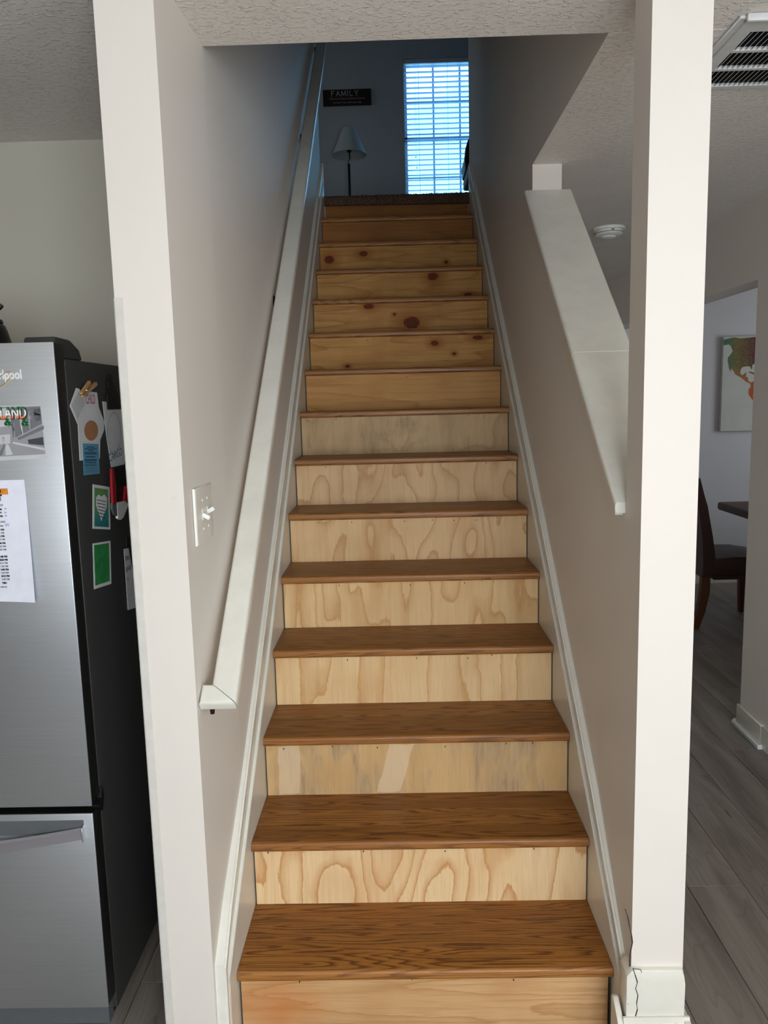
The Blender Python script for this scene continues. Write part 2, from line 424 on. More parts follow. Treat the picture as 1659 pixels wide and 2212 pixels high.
# left stair wall: one wall in one mesh, two collinear sections
bm = bmesh.new()
prism(bm, [(1.56, 0), (1.9, 0), (1.9, H+.1), (1.56, H)], 'x', XLO, 0, fb=xl)
prism(bm, [(1.9, 0), (4.96, 0), (4.96, HU), (1.9, HU)], 'x', XLO, 0, fb=xl)
wl = struct(finish('wall_left', bm, 'wall'))
bm = bmesh.new()
prism(bm, [(1.56, 0), (1.676, 0), (1.676, H), (1.56, H)], 'x', 0, XRO, fa=xr)                  # end post
prism(bm, [(1.676, 0), (1.9, 0), (1.9, 1.455), (1.676, 1.275)], 'x', 0, XRO, fa=xr)            # sloped knee wall
prism(bm, [(1.9, 0), (2.88, 0), (2.88, 2.235), (1.9, 1.455)], 'x', 0, XRO, fa=xr)
prism(bm, [(2.88, 0), (5.15, 0), (5.15, HU), (2.88, HU)], 'x', 0, XRO, fa=xr)
prism(bm, [(5.15, 0), (6.2, 0), (6.2, FU-.25), (5.15, FU-.25)], 'x', 0, XRO, fa=xr)
prism(bm, [(1.9, H), (2.88, H), (2.88, HU), (1.9, HU)], 'x', 0, XRO, fa=xr)
wr = struct(finish('wall_right', bm, 'wall'))
# ceilings (lower storey) with the stair opening
bm = bmesh.new()
addbox(bm, -3.2, 4.6, -1.8, 1.9, H, H+.12)
addbox(bm, -3.2, XLO, 1.9, 2.6, H, H+.12); addbox(bm, .9165, 4.6, 1.9, 2.8795, H-.0006, H+.0); addbox(bm, XRO, 4.6, 1.9, 6.3, H, H+.12)
struct(finish('ceiling', bm, 'ceiling'))
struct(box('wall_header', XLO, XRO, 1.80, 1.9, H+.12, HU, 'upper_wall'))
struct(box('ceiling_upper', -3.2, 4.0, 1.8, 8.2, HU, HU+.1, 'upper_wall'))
# kitchen wall behind the fridge, kitchen side wall
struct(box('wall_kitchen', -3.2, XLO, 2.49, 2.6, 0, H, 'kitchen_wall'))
struct(box('wall_far_left', -3.3, -3.2, -1.8, 2.6, 0, H, 'wall'))
# wall behind the photographer with the wide window opening
bm = bmesh.new()
addbox(bm, -3.2, .2, -1.8, -1.7, 0, H); addbox(bm, 1.7, 1.975, -1.8, -1.7, 0, H)
addbox(bm, .2, 1.7, -1.8, -1.7, 0, .6); addbox(bm, .2, 1.7, -1.8, -1.7, 2.0, H)
struct(finish('wall_back', bm, 'wall'))
# living-room right wall with the dining doorway
XD = 1.975
bm = bmesh.new()
addbox(bm, XD, XD+.12, -1.8, 3.20, 0, H)
prism(bm, [(XD, 3.20), (XD+.12, 3.20), (XD+.12, 3.50), (XD, 3.42)], 'z', 0, H)
addbox(bm, XD, XD+.12, 3.42, 6.2, 2.01, H)
addbox(bm, XD, XD+.12, 5.9, 6.2, 0, 2.01)
struct(finish('wall_side', bm, 'wall'))
struct(box('wall_under_landing', XLO, .91, 5.05, 5.15, 0, FU-.25, 'upper_wall'))
struct(box('wall_dining', XD+.12, 4.6, 6.2, 6.3, 0, H, 'dining_wall'))
struct(box('wall_passage', XRO, XD+.12, 6.2, 6.3, 0, H, 'wall'))
struct(box('wall_dining_side', 4.6, 4.7, 2.9, 6.3, 0, H, 'dining_wall'))
struct(box('wall_dining_front', XD+.12, 4.6, 2.9, 3.0, 0, H, 'dining_wall'))
# upper storey room
bm = bmesh.new()
WX0, WX1, WZ0, WZ1 = .565, 1.41, 3.36, 4.825
addbox(bm, -3.2, WX0, 8.0, 8.12, FU, HU); addbox(bm, WX1, 4.0, 8.0, 8.12, FU, HU)
addbox(bm, WX0, WX1, 8.0, 8.12, FU, WZ0); addbox(bm, WX0, WX1, 8.0, 8.12, WZ1, HU)
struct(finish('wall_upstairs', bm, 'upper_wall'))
bm = bmesh.new()
addbox(bm, -3.3, -3.2, 4.86, 8.12, FU-.2, HU); addbox(bm, -3.3, XLO, 4.76, 4.86, FU-.2, HU)
struct(finish('wall_upstairs_left', bm, 'upper_wall'))
bm = bmesh.new()
addbox(bm, 4.0, 4.1, 5.0, 8.12, FU-.2, HU); addbox(bm, XRO, 4.1, 4.95, 5.05, FU-.2, HU)
struct(finish('wall_upstairs_right', bm, 'upper_wall'))

# ------------------------------------------------------------------ floors
fl = struct(box('floor', -3.2, 4.6, -1.8, 6.3, -.12, -.011, 'subfloor'))
PW, PL = .178, 1.22
pm = None; k = 0
x = -1.20; ci = 0
while x < 3.3:
    y = .70 - ((ci*.41) % 1)*PL
    while y < 6.1:
        y0 = y; y1 = y+PL
        # no laminate under the stair box or behind the kitchen wall
        cells = []
        if x < XLO: cells.append((x, min(x+PW, XLO), y0, min(y1, 2.49)))
        if x+PW > XLO and x < XRO: cells.append((max(x, XLO), min(x+PW, XRO), y0, min(y1, 1.56)))
        if x+PW > XRO: cells.append((max(x, XRO), x+PW, y0, y1))
        for xa_, xb_, a, b in cells:
            if b-a < .03 or xb_-xa_ < .01: continue
            full = abs((b-a)-PL) < 1e-6 and abs((xb_-xa_)-PW) < 1e-6
            if full and pm is not None:
                o = bpy.data.objects.new('plank', pm); COL.objects.link(o); o.parent = fl
                o.location = Vector((x, a, -.011))-ORG[fl]
            else:
                o = box('plank', xa_+.0007, xb_-.0007, a+.0007, b-.0007, -.011, 0, 'plank', fl, .0012, origin=(xa_, a, -.011))
                if full: pm = o.data
        y += PL
    x += PW; ci += 1
uf = struct(box('floor_upper', -3.2, 4.0, 5.01, 8.0, FU-.25, FU-.012, 'upper_wall'))

# carpet edge rolled over the landing: pile as one stuff object
bm = bmesh.new()
nx = 220
prof = [(8.0, FU), (6.4, FU+.001), (5.2, FU+.002), (5.03, FU+.003), (4.995, FU-.001), (4.982, FU-.014), (4.978, FU-.034), (4.978, FU-.062), (4.994, FU-.066)]
rows = []
for j, (yy, zz) in enumerate(prof):
    rows.append([bm.verts.new((-.016+i/nx*.934, yy+random.uniform(-.002, .002), zz+(random.uniform(-.003, .004) if 2 < j < 8 else 0)
                 + (-.010*i/nx+.005 if j >= 6 else 0))) for i in range(nx+1)])
for a, b in zip(rows, rows[1:]):
    for i in range(nx): bm.faces.new((a[i], a[i+1], b[i+1], b[i]))
tag(finish('carpet_pile', bm, 'carpet', uf), kind='stuff')
bm = bmesh.new(); addbox(bm, -3.2, -.016, 4.97, 8.0, FU-.012, FU); addbox(bm, .918, 4.0, 5.15, 8.0, FU-.012, FU)
finish('carpet_side', bm, 'carpet', uf)

# ------------------------------------------------------------------ staircase
st = thing('staircase', (SW/2, Y1, 0), 'straight staircase of stained oak treads and unpainted plywood risers between two walls', 'staircase')
# tread profile with a bullnose, shared by all treads
def tread_bm():
    bm = bmesh.new(); r = .0085; dep = RUN+OV
    poly = [(r-r*math.sin(a), -r+r*math.cos(a)) for a in [R90*k/5 for k in range(6)]]          # (y, z): top round
    poly += [(r-r*math.cos(a), -TH+r-r*math.sin(a)) for a in [R90*k/5 for k in range(6)]]      # bottom round
    poly = poly + [(dep, -TH), (dep, 0)]
    prism(bm, poly, 'x', .0008, SW-.0008)
    return bm
tm = None
for i in range(1, 15):
    org = Vector((0, ny(i), i*RISE))
    if tm is None:
        bm = tread_bm(); bmesh.ops.translate(bm, verts=bm.verts, vec=org)
        t = finish('tread', bm, 'oak', st, origin=org, smooth=True); tm = t.data
    else:
        t = bpy.data.objects.new('tread', tm); COL.objects.link(t); t.parent = st; t.location = org-ORG[st]; ORG[t] = org
CR, BR = (226, 194, 148), (196, 146, 92)
def kn(i, lst):
    out = []
    for (px, py, rx, ry) in lst:
        p = at(1, ny(i)+OV, px, py); s = (ny(i)+OV)/FPX
        out.append((p.x, p.z-(i-1)*RISE, rx*s, ry*s*1.1))
    return out
RS = {
 1: dict(kind='h', light=(208, 166, 118), dark=(172, 122, 74), seed=2.3, N_=6, contrast=.7, orange=(.10, .06, .20)),
 2: dict(kind='vertical', light=(232, 202, 156), dark=(194, 140, 86), seed=11.4, N_=8, sx=6.5, sz=2.0, contrast=.95),
 3: dict(kind='vertical', light=(206, 170, 120), dark=(180, 140, 92), seed=5.2, N_=4, sx=4, grey=.8, contrast=.4,
         patches=((.07, .08, .03, .075, 0), (.385, .08, .033, .072, -.28))),
 4: dict(kind='vertical', light=(230, 198, 150), dark=(198, 148, 92), seed=17.0, N_=6, sx=6.5, sz=1.0, contrast=.85),
 5: dict(kind='vertical', light=(228, 194, 144), dark=(196, 146, 92), seed=23.0, N_=8, sx=7.5, sz=1.4, contrast=.85),
 6: dict(kind='vertical', light=(226, 192, 146), dark=(192, 144, 94), seed=31.0, N_=7, sx=6.0, sz=2.6, contrast=.85),
 7: dict(kind='vertical', light=(224, 190, 146), dark=(188, 142, 96), seed=38.2, N_=7, sx=6.0, sz=2.6, contrast=.8),
 8: dict(kind='vertical', light=(204, 172, 132), dark=(168, 134, 96), seed=43.0, N_=5, sx=5, sz=3, grey=.75, contrast=.6),
 9: dict(kind='h', light=(204, 154, 94), dark=(168, 112, 58), seed=47.0, N_=4, contrast=.55),
 10: dict(kind='h', light=(204, 154, 90), dark=(156, 98, 46), seed=53.0, N_=4, contrast=.6, knots=[(939, 741, 8, 5), (1032, 729, 11, 4), (751, 791, 5, 3), (981, 764, 4, 2.5)]),
 11: dict(kind='h', light=(204, 154, 90), dark=(152, 94, 44), seed=61.0, N_=5, contrast=.6, knots=[(889, 697, 17, 11), (796, 662, 11, 5), (852, 679, 3, 2)]),
 12: dict(kind='h', light=(200, 150, 86), dark=(150, 92, 42), seed=67.0, N_=5, contrast=.6, knots=[(935, 597, 11, 7), (1011, 636, 8, 3)]),
 13: dict(kind='h', light=(196, 146, 82), dark=(146, 92, 42), seed=71.0, N_=4, contrast=.55, knots=[(711, 561, 10, 7), (785, 548, 9, 5), (964, 566, 4, 3)]),
 14: dict(kind='h', light=(160, 106, 54), dark=(122, 74, 34), seed=77.0, N_=4, contrast=.5),  # this riser and the next: light falloff darkened into the wood colour
 15: dict(kind='h', light=(152, 98, 48), dark=(116, 68, 32), seed=83.0, N_=4, contrast=.5),
}
NAILS = {1: (.14, .42, .66), 2: (.05, .3, .52, .75), 3: (.06, .2, .34, .53, .71, .8), 4: (.24, .46, .62, .7), 5: (.2, .45, .63),
         6: (.11, .23, .43, .55, .62, .7), 7: (.13, .3, .78), 8: (.03, .15, .46, .72, .79), 9: (.46,), 10: (.29, .31, .58),
         11: (.02, .62, .87), 12: (.02, .25, .44, .85), 13: (.07, .27, .6, .8, .84), 14: (.03, .25, .43, .65, .84), 15: (.12, .45, .72)}
for i in range(1, 16):
    y = ny(i)+OV; z0 = (i-1)*RISE; z1 = i*RISE-TH if i < 15 else FU-.02
    kw = dict(RS[i]); kw['knots'] = kn(i, kw.get('knots', ())); kw['orange'] = kw.get('orange')
    x0, x1 = (.005, .8885) if i == 1 else (.004, .893)
    r = box('riser', x0, x1, y, y+.012, z0+.0004, z1, ply(i, **kw), st, origin=(0, y, z0))
    bm = bmesh.new()
    for nxp in NAILS[i]:
        zz = z1-random.uniform(.006, .016)
        bmesh.ops.create_cone(bm, cap_ends=True, segments=8, radius1=.0021, radius2=.0017, depth=.0016,
            matrix=Matrix.Translation((nxp+random.uniform(-.01, .01), y-.0004, zz)) @ Matrix.Rotation(R90, 4, 'X') @ Matrix.Diagonal((.8, 1.6, 1, 1)))
    tag(finish('nail_head', bm, 'nail', r), kind='stuff')

# skirt boards along the walls: an older board with its moulded cap, a thinner overlay board that the treads meet
def line(off, y): return .187+.788*(y-Y1)+off
def skirt(side, name, offA, offB):
    "offA: list of (y, offset above the nosing line) for the moulded cap"
    s = 1 if side == 'L' else -1
    xw = -.03 if side == 'L' else .932
    xa = -.0085 if side == 'L' else SW+.0085
    xb = -.0003 if side == 'L' else SW+.0003
    def top(d): return [(y, line(o+d, y)) for y, o in offA]
    y0 = 1.573
    root = struct(pris(name, [(y0, 0), (5.0, 0)]+[p for p in reversed(top(-.02))], 'x', xw, xa, 'trim'))
    yb = 1.592
    tb_ = [(y, line(o, y)) for y, o in offB]
    pris('overlay_board', [(yb, 0), (5.0, 0)]+tb_[::-1], 'x', xa-.0005*s, xb, 'trim', root, bevel=.0012)
    # worn white edge bead on the overlay
    pris('edge_bead', [(yb-.005, .0), (yb+.001, .0)]+[(max(y, yb+.001), z-.003) for y, z in tb_]+[(y, z+.004) for y, z in tb_[::-1][:-1]]+[(yb-.005, tb_[0][1]+.001)],
         'x', xa-.0008*s, xb-.0006*s, 'rail', root)
    # moulding: three stepped strips that follow the slope, turned down vertically at the foot
    ym = 1.566
    for (d0, d1, xo) in ((-.025, -.018, .0025), (-.018, -.008, .0065), (-.008, .0, .0015)):
        lo = [(max(y, ym+.012-d0*.3), z) for y, z in top(d0)]; hi = [(max(y, ym-d1*.35), z) for y, z in top(d1)]
        poly = [(ym-d1*.35, 0), (ym+.012-d0*.3, 0)]+lo+hi[::-1]
        pris('cap_moulding', poly, 'x', xw, xa+xo*s, 'rail', root, smooth=False)
    zt = line(offA[-1][1], 5.0)
    pris('moulding_return', [(5.0, FU), (5.035, FU), (5.035, FU+.10), (5.018, zt+.002), (5.0, zt)], 'x', xw, xb-.003*s, 'trim', root)
    return root
skl = skirt('L', 'trim_1', [(1.573, .156), (1.66, .178), (1.9, .190), (2.6, .188), (5.0, .180)], [(1.592, .092), (1.75, .084), (2.37, .050), (3.5, .062), (5.0, .062)])
skr = skirt('R', 'trim_2', [(1.573, .105), (1.9, .145), (2.6, .172), (5.0, .155)], [(1.592, .047), (1.87, .060), (2.37, .080), (3.5, .055), (5.0, .055)])

# ------------------------------------------------------------------ foot of the walls: plinths, baseboards, cracks
pl = struct(pris('trim_3', [(.893, .0), (1.0165, 0), (1.0225, 0), (1.0225, .235), (1.0195, .255), (1.017, .27), (.905, .27), (.893, .255)], 'y', 1.548, 1.60, 'trim', bevel=.003, seg=2))
bb = struct(pris('baseboard_right', [(1.534, 0), (1.548, 0), (1.548, .158), (1.543, .158), (1.540, .145), (1.534, .135)], 'x', .886, 1.033, 'trim'))
pris('corner_block', [(1.534, 0), (1.60, 0), (1.60, .172), (1.585, .178), (1.548, .15), (1.534, .135)], 'x', .874, .887, 'trim', bb, bevel=.003)
pris('outer_return', [(1.534, 0), (1.66, 0), (1.66, .158), (1.534, .150)], 'x', 1.021, 1.033, 'trim', bb)
struct(pris('trim_4', [(XLO-.004, 0), (-.024, 0), (-.024, .075), (XLO-.004, .075)], 'y', 1.548, 1.562, 'trim'))
def crack(name, pts, w, parent, plane):
    "thin dark ribbon lying on a plane (axis, value) along photograph points"
    bm = bmesh.new(); ax, val = plane
    P = [at(ax, val, *p) for p in pts]
    n = Vector((0, -1, 0)) if ax == 1 else Vector((1 if val < .4 else -1, 0, 0))
    for a, b in zip(P, P[1:]):
        d = (b-a).normalized(); s = d.cross(n)*w*random.uniform(.6, 1.2)
        bm.faces.new([bm.verts.new(q) for q in (a-s, a+s, b+s, b-s)])
    r = bmesh.ops.extrude_face_region(bm, geom=list(bm.faces))
    bmesh.ops.translate(bm, verts=[v for v in r['geom'] if isinstance(v, bmesh.types.BMVert)], vec=n*.0006)
    return finish(name, bm, 'crack', parent)
crack('crack', [(1367, 2091), (1372, 2106), (1377, 2122), (1373, 2135), (1378, 2150), (1375, 2168), (1377, 2180), (1372, 2198)], .0010, pl, (1, 1.5477))
crack('crack', [(1350, 1963), (1356, 1980), (1360, 2002), (1364, 2020), (1366, 2036), (1361, 2060), (1360, 2088)], .0013, wr, (1, 1.5597))
crack('crack', [(1368, 2092), (1384, 2094), (1386, 2101)], .0006, pl, (1, 1.5477))

# clear corner guard stuck on the left wall's outer corner
cg = thing('corner_guard', (XLO, 1.56, 0), 'clear plastic corner guard strip on the outer corner beside the fridge', 'corner guard')
box('front_flange', XLO-.0012, XLO+.017, 1.5585, 1.5600, .004, 1.745, 'tape', cg, .0004)
box('side_flange', XLO-.0014, XLO-.0002, 1.5585, 1.575, .004, 1.745, 'tape', cg)

# ------------------------------------------------------------------ cap of the knee wall (two boards)
cp = thing('knee_wall_cap', (.97, 1.68, 1.29), 'painted sloping board cap on the knee wall right of the stairs', 'wall cap')
SC = .806
def capz(y): return 1.306+SC*(y-1.692)
seam = at(0, .97, 1300, 837).y
XC0, XC1 = .887, 1.055
def cap_board(name, ya, yb):
    bm = bmesh.new()
    prism(bm, [(ya, capz(ya)-.024), (yb, capz(yb)-.024), (yb, capz(yb)), (ya, capz(ya))], 'x', XC0, XC1)
    bmesh.ops.bevel(bm, geom=[e for e in bm.edges if abs((e.verts[0].co-e.verts[1].co).x) < 1e-6 and (e.verts[0].co-e.verts[1].co).length > .1], offset=.007, segments=3, affect='EDGES', profile=.5)
    return finish(name, bm, 'rail', cp, smooth=True)
cap_board('cap_board', 1.681, seam-.0008); cap_board('cap_board', seam+.0008, 2.879)
pris('cove_moulding', [(1.70, capz(1.70)-.046), (2.88, capz(2.88)-.046), (2.88, capz(2.88)-.024), (1.70, capz(1.70)-.024)], 'x', .893, .918, 'trim', cp)

# ------------------------------------------------------------------ handrail
A = Vector((.055, 1.585, .875)); SL = .8345
d = Vector((0, 1, SL)).normalized(); nrm = Vector((0, -SL, 1)).normalized()
hr = thing('handrail', (.03, 1.59, .88), 'long white painted wooden handrail sloping up the left wall', 'handrail')
Lr = (4.98-1.585)/d.y
def rail_mtx():
    m = Matrix.Identity(4)
    for r_ in range(3): m[r_][0] = (1, 0, 0)[r_]; m[r_][1] = d[r_]; m[r_][2] = nrm[r_]
    m.translation = A; return m
def rail_piece(name, poly, z0, z1, bev=.008):
    bm = bmesh.new(); prism(bm, poly, 'z', z0, z1)
    top = [e for e in bm.edges if min(v.co.z for v in e.verts) > z1-1e-5]
    bot = [e for e in bm.edges if max(v.co.z for v in e.verts) < z0+1e-5]
    keep = [e for e in top+bot if not (abs(e.verts[0].co.x-e.verts[1].co.x) > .02 and abs(e.verts[0].co.y-e.verts[1].co.y) > .02)]
    bmesh.ops.bevel(bm, geom=keep, offset=bev, segments=4, affect='EDGES', profile=.5)
    bmesh.ops.transform(bm, matrix=rail_mtx(), verts=bm.verts)
    return finish(name, bm, 'rail', hr, smooth=True)
WR = .058; WRY = .047; T0, T1 = .0, .034
rail_piece('rail', [(0.0, 0.0), (-WR, WRY), (-WR, Lr), (0, Lr)], T0, T1)
rail_piece('wall_return', [(-.0022, -.0004), (-WR-.0014, WRY-.0004), (-.0805, WRY), (-.0805, -.0004)], T0, T1)
for (by, bz) in ((1.598, .872), (2.829, 1.885), (3.928, 2.79), (4.877, 3.585)):
    b = None
    bm = bmesh.new()
    xw = xl((by, 0))
    bmesh.ops.create_cone(bm, cap_ends=True, segments=20, radius1=.021, radius2=.016, depth=.008,
        matrix=Matrix.Translation((xw+.003, by, bz)) @ Matrix.Rotation(R90, 4, 'Y') @ Matrix.Diagonal((1.7, 1, 1, 1)))
    topz = A.z + SL*(by-A.y) + .001
    if by < 1.7:                                    # the lowest bracket hides behind the wall return
        bm.free(); bm = bmesh.new(); tube(bm, [(-.004, 1.592, .8645), (-.004, 1.594, .880), (-.004, 1.606, .897)], [.0045, .0062, .006], 10)
        finish('bracket', bm, 'bronze', hr, smooth=True); continue
    tube(bm, [(xw+.004, by, bz), (xw+.018, by, bz-.004), (xw+.034, by, bz+.002), (.026, by, min(topz-.004, bz+.02)), (.026, by, topz+.004)], [.006, .006, .006, .006, .007], 10)
    finish('bracket', bm, 'bronze', hr, smooth=True)

# ------------------------------------------------------------------ double light switch
xw = xl((1.68, 0))
sw = thing('light_switch', (xw, 1.683, 1.23), 'double toggle light switch plate on the left stair wall', 'light switch')
bm = bmesh.new(); addbox(bm, xw-.001, xw+.006, 1.612, 1.756, 1.2315, 1.3555)
es = [e for e in bm.edges if min(v.co.x for v in e.verts) > xw+.005]
bmesh.ops.bevel(bm, geom=es, offset=.005, segments=3, affect='EDGES', profile=.5)
finish('plate', bm, 'plate', sw, smooth=True)
for yy, up in ((1.664, -1), (1.708, 1)):
    box('toggle_slot', xw+.0055, xw+.0072, yy-.0055, yy+.0055, 1.281, 1.306, 'white_plastic', sw, .0006)
    m = Matrix.Translation((xw+.006, yy, 1.2935)) @ Matrix.Rotation(-up*.5, 4, 'Y')
    bm = bmesh.new(); addbox(bm, 0, .017, -.0042, .0042, -.0045, .0045)
    bmesh.ops.bevel(bm, geom=list(bm.edges), offset=.001, segments=2, affect='EDGES')
    bmesh.ops.transform(bm, matrix=m, verts=bm.verts)
    finish('toggle', bm, 'white_plastic', sw, smooth=True)
    for zz in (1.262, 1.325):
        bm = bmesh.new()
        bmesh.ops.create_cone(bm, cap_ends=True, segments=10, radius1=.003, radius2=.0024, depth=.0016, matrix=Matrix.Translation((xw+.0066, yy, zz)) @ Matrix.Rotation(R90, 4, 'Y'))
        finish('screw', bm, 'white_plastic', sw)

# ------------------------------------------------------------------ fridge
FX = -.325
fr = thing('fridge', (-.70, 2.07, 0), 'stainless steel fridge with dark sides and bottom freezer drawer', 'fridge')
box('body', -1.08, FX, 1.738, 2.45, .03, 1.642, 'fridge_side', fr, .006, 2)
bm = bmesh.new()                                      # base grille and feet
prism(bm, [(-1.06, .012), (FX-.012, .012), (FX-.012, .066), (-1.06, .066)], 'y', 1.71, 1.74)
FB = bm; finish('kick_panel', FB, 'kick', fr)
for fx in (FX-.06, -1.04):
    for fy_ in (1.745, 2.38): box('foot', fx, fx+.04, fy_, fy_+.04, 0, .03, 'black_plastic', fr)
def door(name, z0, z1):
    e = box('door_core' if name == 'door' else 'drawer_core', -1.078, FX+.001, 1.683, 1.731, z0+.001, z1-.001, 'fridge_door_side', fr, .003, 2)
    return box(name, -1.079, FX+.0015, 1.6795, 1.6845, z0, z1, 'steel', fr, .0018, 2)
dr = door('door', .606, 1.674); dw = door('freezer_drawer', .081, .588)
# pocket shade as a flat darker strip, then the curved handle itself
box('recess_shade', -.9, FX-.021, 1.6785, 1.6800, .536, .572, 'kick', dw)
bm = bmesh.new(); hp = []
for k in range(25):
    t = k/24; x_ = -1.05+t*.705; bow = math.sin(math.pi*t)
    hp.append((x_, 1.676-.022*bow, .540-.028*bow))
for (a, b) in zip(hp, hp[1:]):
    va = [(a[0], a[1], a[2]-.014), (a[0], a[1]-.007, a[2]-.010), (a[0], a[1]-.007, a[2]+.012), (a[0], a[1], a[2]+.016)]
    vb = [(b[0], b[1], b[2]-.014), (b[0], b[1]-.007, b[2]-.010), (b[0], b[1]-.007, b[2]+.012), (b[0], b[1], b[2]+.016)]
    A_ = [bm.verts.new(v) for v in va]; B_ = [bm.verts.new(v) for v in vb]
    for q in range(4): bm.faces.new((A_[q], A_[(q+1) % 4], B_[(q+1) % 4], B_[q]))
bmesh.ops.remove_doubles(bm, verts=bm.verts, dist=1e-5)
finish('drawer_handle', bm, 'handle_steel', dw, smooth=True)
box('handle_end', FX-.0225, FX-.0195, 1.664, 1.680, .524, .560, 'handle_steel', dw, .001)
pris('hinge_cover', [(1.70, 1.672), (1.71, 1.688), (1.79, 1.686), (1.835, 1.668), (1.85, 1.643), (1.70, 1.643)], 'x', -.40, FX-.006, 'fridge_side', fr, bevel=.003)
pris('middle_hinge', [(1.735, .565), (1.75, .60), (1.738, .625), (1.732, .60), (1.712, .592), (1.712, .586)], 'x', FX-.02, FX+.004, 'black_plastic', fr)
text('badge', 'Whirlpool', .0285, 'silver', dr, at(1, 1.679, 48, 818), (1, 0, 0), (0, 0, 1), .001, 'RIGHT', .0005, .74)
bm = bmesh.new(); c0 = at(1, 1.6775, 8, 819); pts = []
for k in range(25):
    a = 2*math.pi*k/24; e = Vector((math.cos(a)*.024, 0, math.sin(a)*.0085)); rot = Matrix.Rotation(-math.radians(38), 3, 'Y')
    pts.append(c0+rot@e)
tube(bm, pts, [.0004+.0006*abs(math.sin(math.pi*k/24)) for k in range(25)], 6, False); finish('badge_ring', bm, 'gold', dr)

# papers and magnets ------------------------------------------------
def sheet(name, label, cat, px, axis, val, mat, thick=.0008, lift=None, nrm_=None, group=None):
    "flat sheet hung on the plane through the photograph points px"
    P = [at(axis, val, *p) for p in px]
    c = sum(P, Vector())/len(P); zmin = min(p.z for p in P); c = Vector((c.x, c.y, zmin))
    t = thing(name, c, label, cat, group)
    bm = bmesh.new(); n = nrm_ or (Vector((0, -1, 0)) if axis == 1 else Vector((1, 0, 0)))
    f = bm.faces.new([bm.verts.new(p) for p in P])
    r = bmesh.ops.extrude_face_region(bm, geom=[f]); bmesh.ops.translate(bm, verts=[v for v in r['geom'] if isinstance(v, bmesh.types.BMVert)], vec=n*thick)
    finish('sheet', bm, mat, t)
    return t
def patch(name, px, axis, val, mat, parent, thick=.0003):
    P = [at(axis, val, *p) for p in px]; n = Vector((0, -1, 0)) if axis == 1 else Vector((1, 0, 0))
    bm = bmesh.new(); f = bm.faces.new([bm.verts.new(p) for p in P])
    r = bmesh.ops.extrude_face_region(bm, geom=[f]); bmesh.ops.translate(bm, verts=[v for v in r['geom'] if isinstance(v, bmesh.types.BMVert)], vec=n*thick)
    return finish(name, bm, mat, parent)
YD = 1.6793
# black and white photograph of a long hall
M['grey1'] = plain('photo_dark_grey', (112, 112, 116), .5); M['grey2'] = plain('photo_mid_grey', (150, 150, 154), .5)
M['grey3'] = plain('photo_light_grey', (196, 196, 198), .5); M['grey4'] = plain('photo_black', (66, 66, 70), .5)
ph = sheet('photograph', 'black and white photograph of a long galleried hall on the fridge door', 'photograph', [(-50, 878), (88, 875), (101, 990), (-48, 998)], 1, YD, 'grey3')
Yp = YD-.0009
patch('print', [(-50, 880), (87, 877), (98, 981), (-48, 989)], 1, Yp, 'grey2', ph)
Yq = Yp-.0004
for pts, m in (([(20, 882), (87, 878), (91, 915), (28, 948)], 'grey1'), ([(60, 889), (66, 888), (70, 925), (64, 928)], 'grey3'), ([(42, 900), (46, 899), (50, 938), (46, 940)], 'grey3'),
               ([(27, 915), (30, 914), (33, 946), (30, 947)], 'grey3'), ([(72, 884), (86, 882), (90, 905), (76, 914)], 'grey4'), ([(38, 946), (94, 919), (95, 927), (40, 951)], 'grey1'),
               ([(28, 954), (96, 968), (97, 973), (27, 958)], 'grey3'), ([(60, 950), (93, 944), (95, 962), (62, 959)], 'grey4'), ([(0, 940), (22, 938), (22, 958), (0, 960)], 'grey3'),
               ([(4, 944), (10, 943), (11, 959), (5, 960)], 'grey1'), ([(12, 960), (18, 960), (28, 982), (12, 984)], 'grey3'), ([(-5, 984), (4, 984), (12, 960), (9, 960)], 'grey1'),
               ([(-40, 884), (16, 882), (26, 920), (-30, 925)], 'grey3'), ([(30, 885), (38, 884), (40, 898), (33, 906)], 'grey3')):
    patch('print', pts, 1, Yq, m, ph, .0002)
# letter magnet with two hanging shamrocks
mg = thing('letter_magnet', at(1, YD-.004, 20, 905), 'IRELAND letter magnet with two hanging green shamrock charms', 'magnet')
M['tricolour'] = (lambda n: n.out(n.ramp(n.sep(n.obj())[2], ((.0, lin(226, 120, 70)), (.0060, lin(230, 140, 100)), (.0066, lin(240, 240, 236)), (.0168, lin(240, 240, 236)), (.0174, lin(60, 120, 80)))), .35))(N('tricolour_enamel'))
o = at(1, YD-.0030, 59, 903)
text('letter_backing', 'IRELAND', .0360, 'ink', mg, o+Vector((.001, 0, -.001)), (1, 0, 0), (0, 0, 1), .0012, 'RIGHT', .0011, .62)
text('letters', 'IRELAND', .0350, 'tricolour', mg, o+Vector((0, -.0022, 0)), (1, 0, 0), (0, 0, 1), .0010, 'RIGHT', .0005, .62)
for cx_ in (17, 54):
    c1 = at(1, YD-.003, cx_, 913); bm = bmesh.new()
    for a in (90, 210, 330):
        a = math.radians(a); bmesh.ops.create_uvsphere(bm, u_segments=10, v_segments=6, radius=.0046, matrix=Matrix.Translation(c1+Vector((math.cos(a)*.0045, 0, math.sin(a)*.0045))) @ Matrix.Diagonal((1, .35, 1, 1)))
    tube(bm, [c1, c1+Vector((.001, 0, -.009))], .0009, 6); tube(bm, [c1+Vector((0, 0, .008)), c1+Vector((0, 0, .014))], .0012, 6)
    finish('shamrock', bm, 'green_dark' if 'green_dark' in M else M.setdefault('green_dark', plain('dark_green_enamel', (18, 92, 52), .2)), mg, smooth=True)
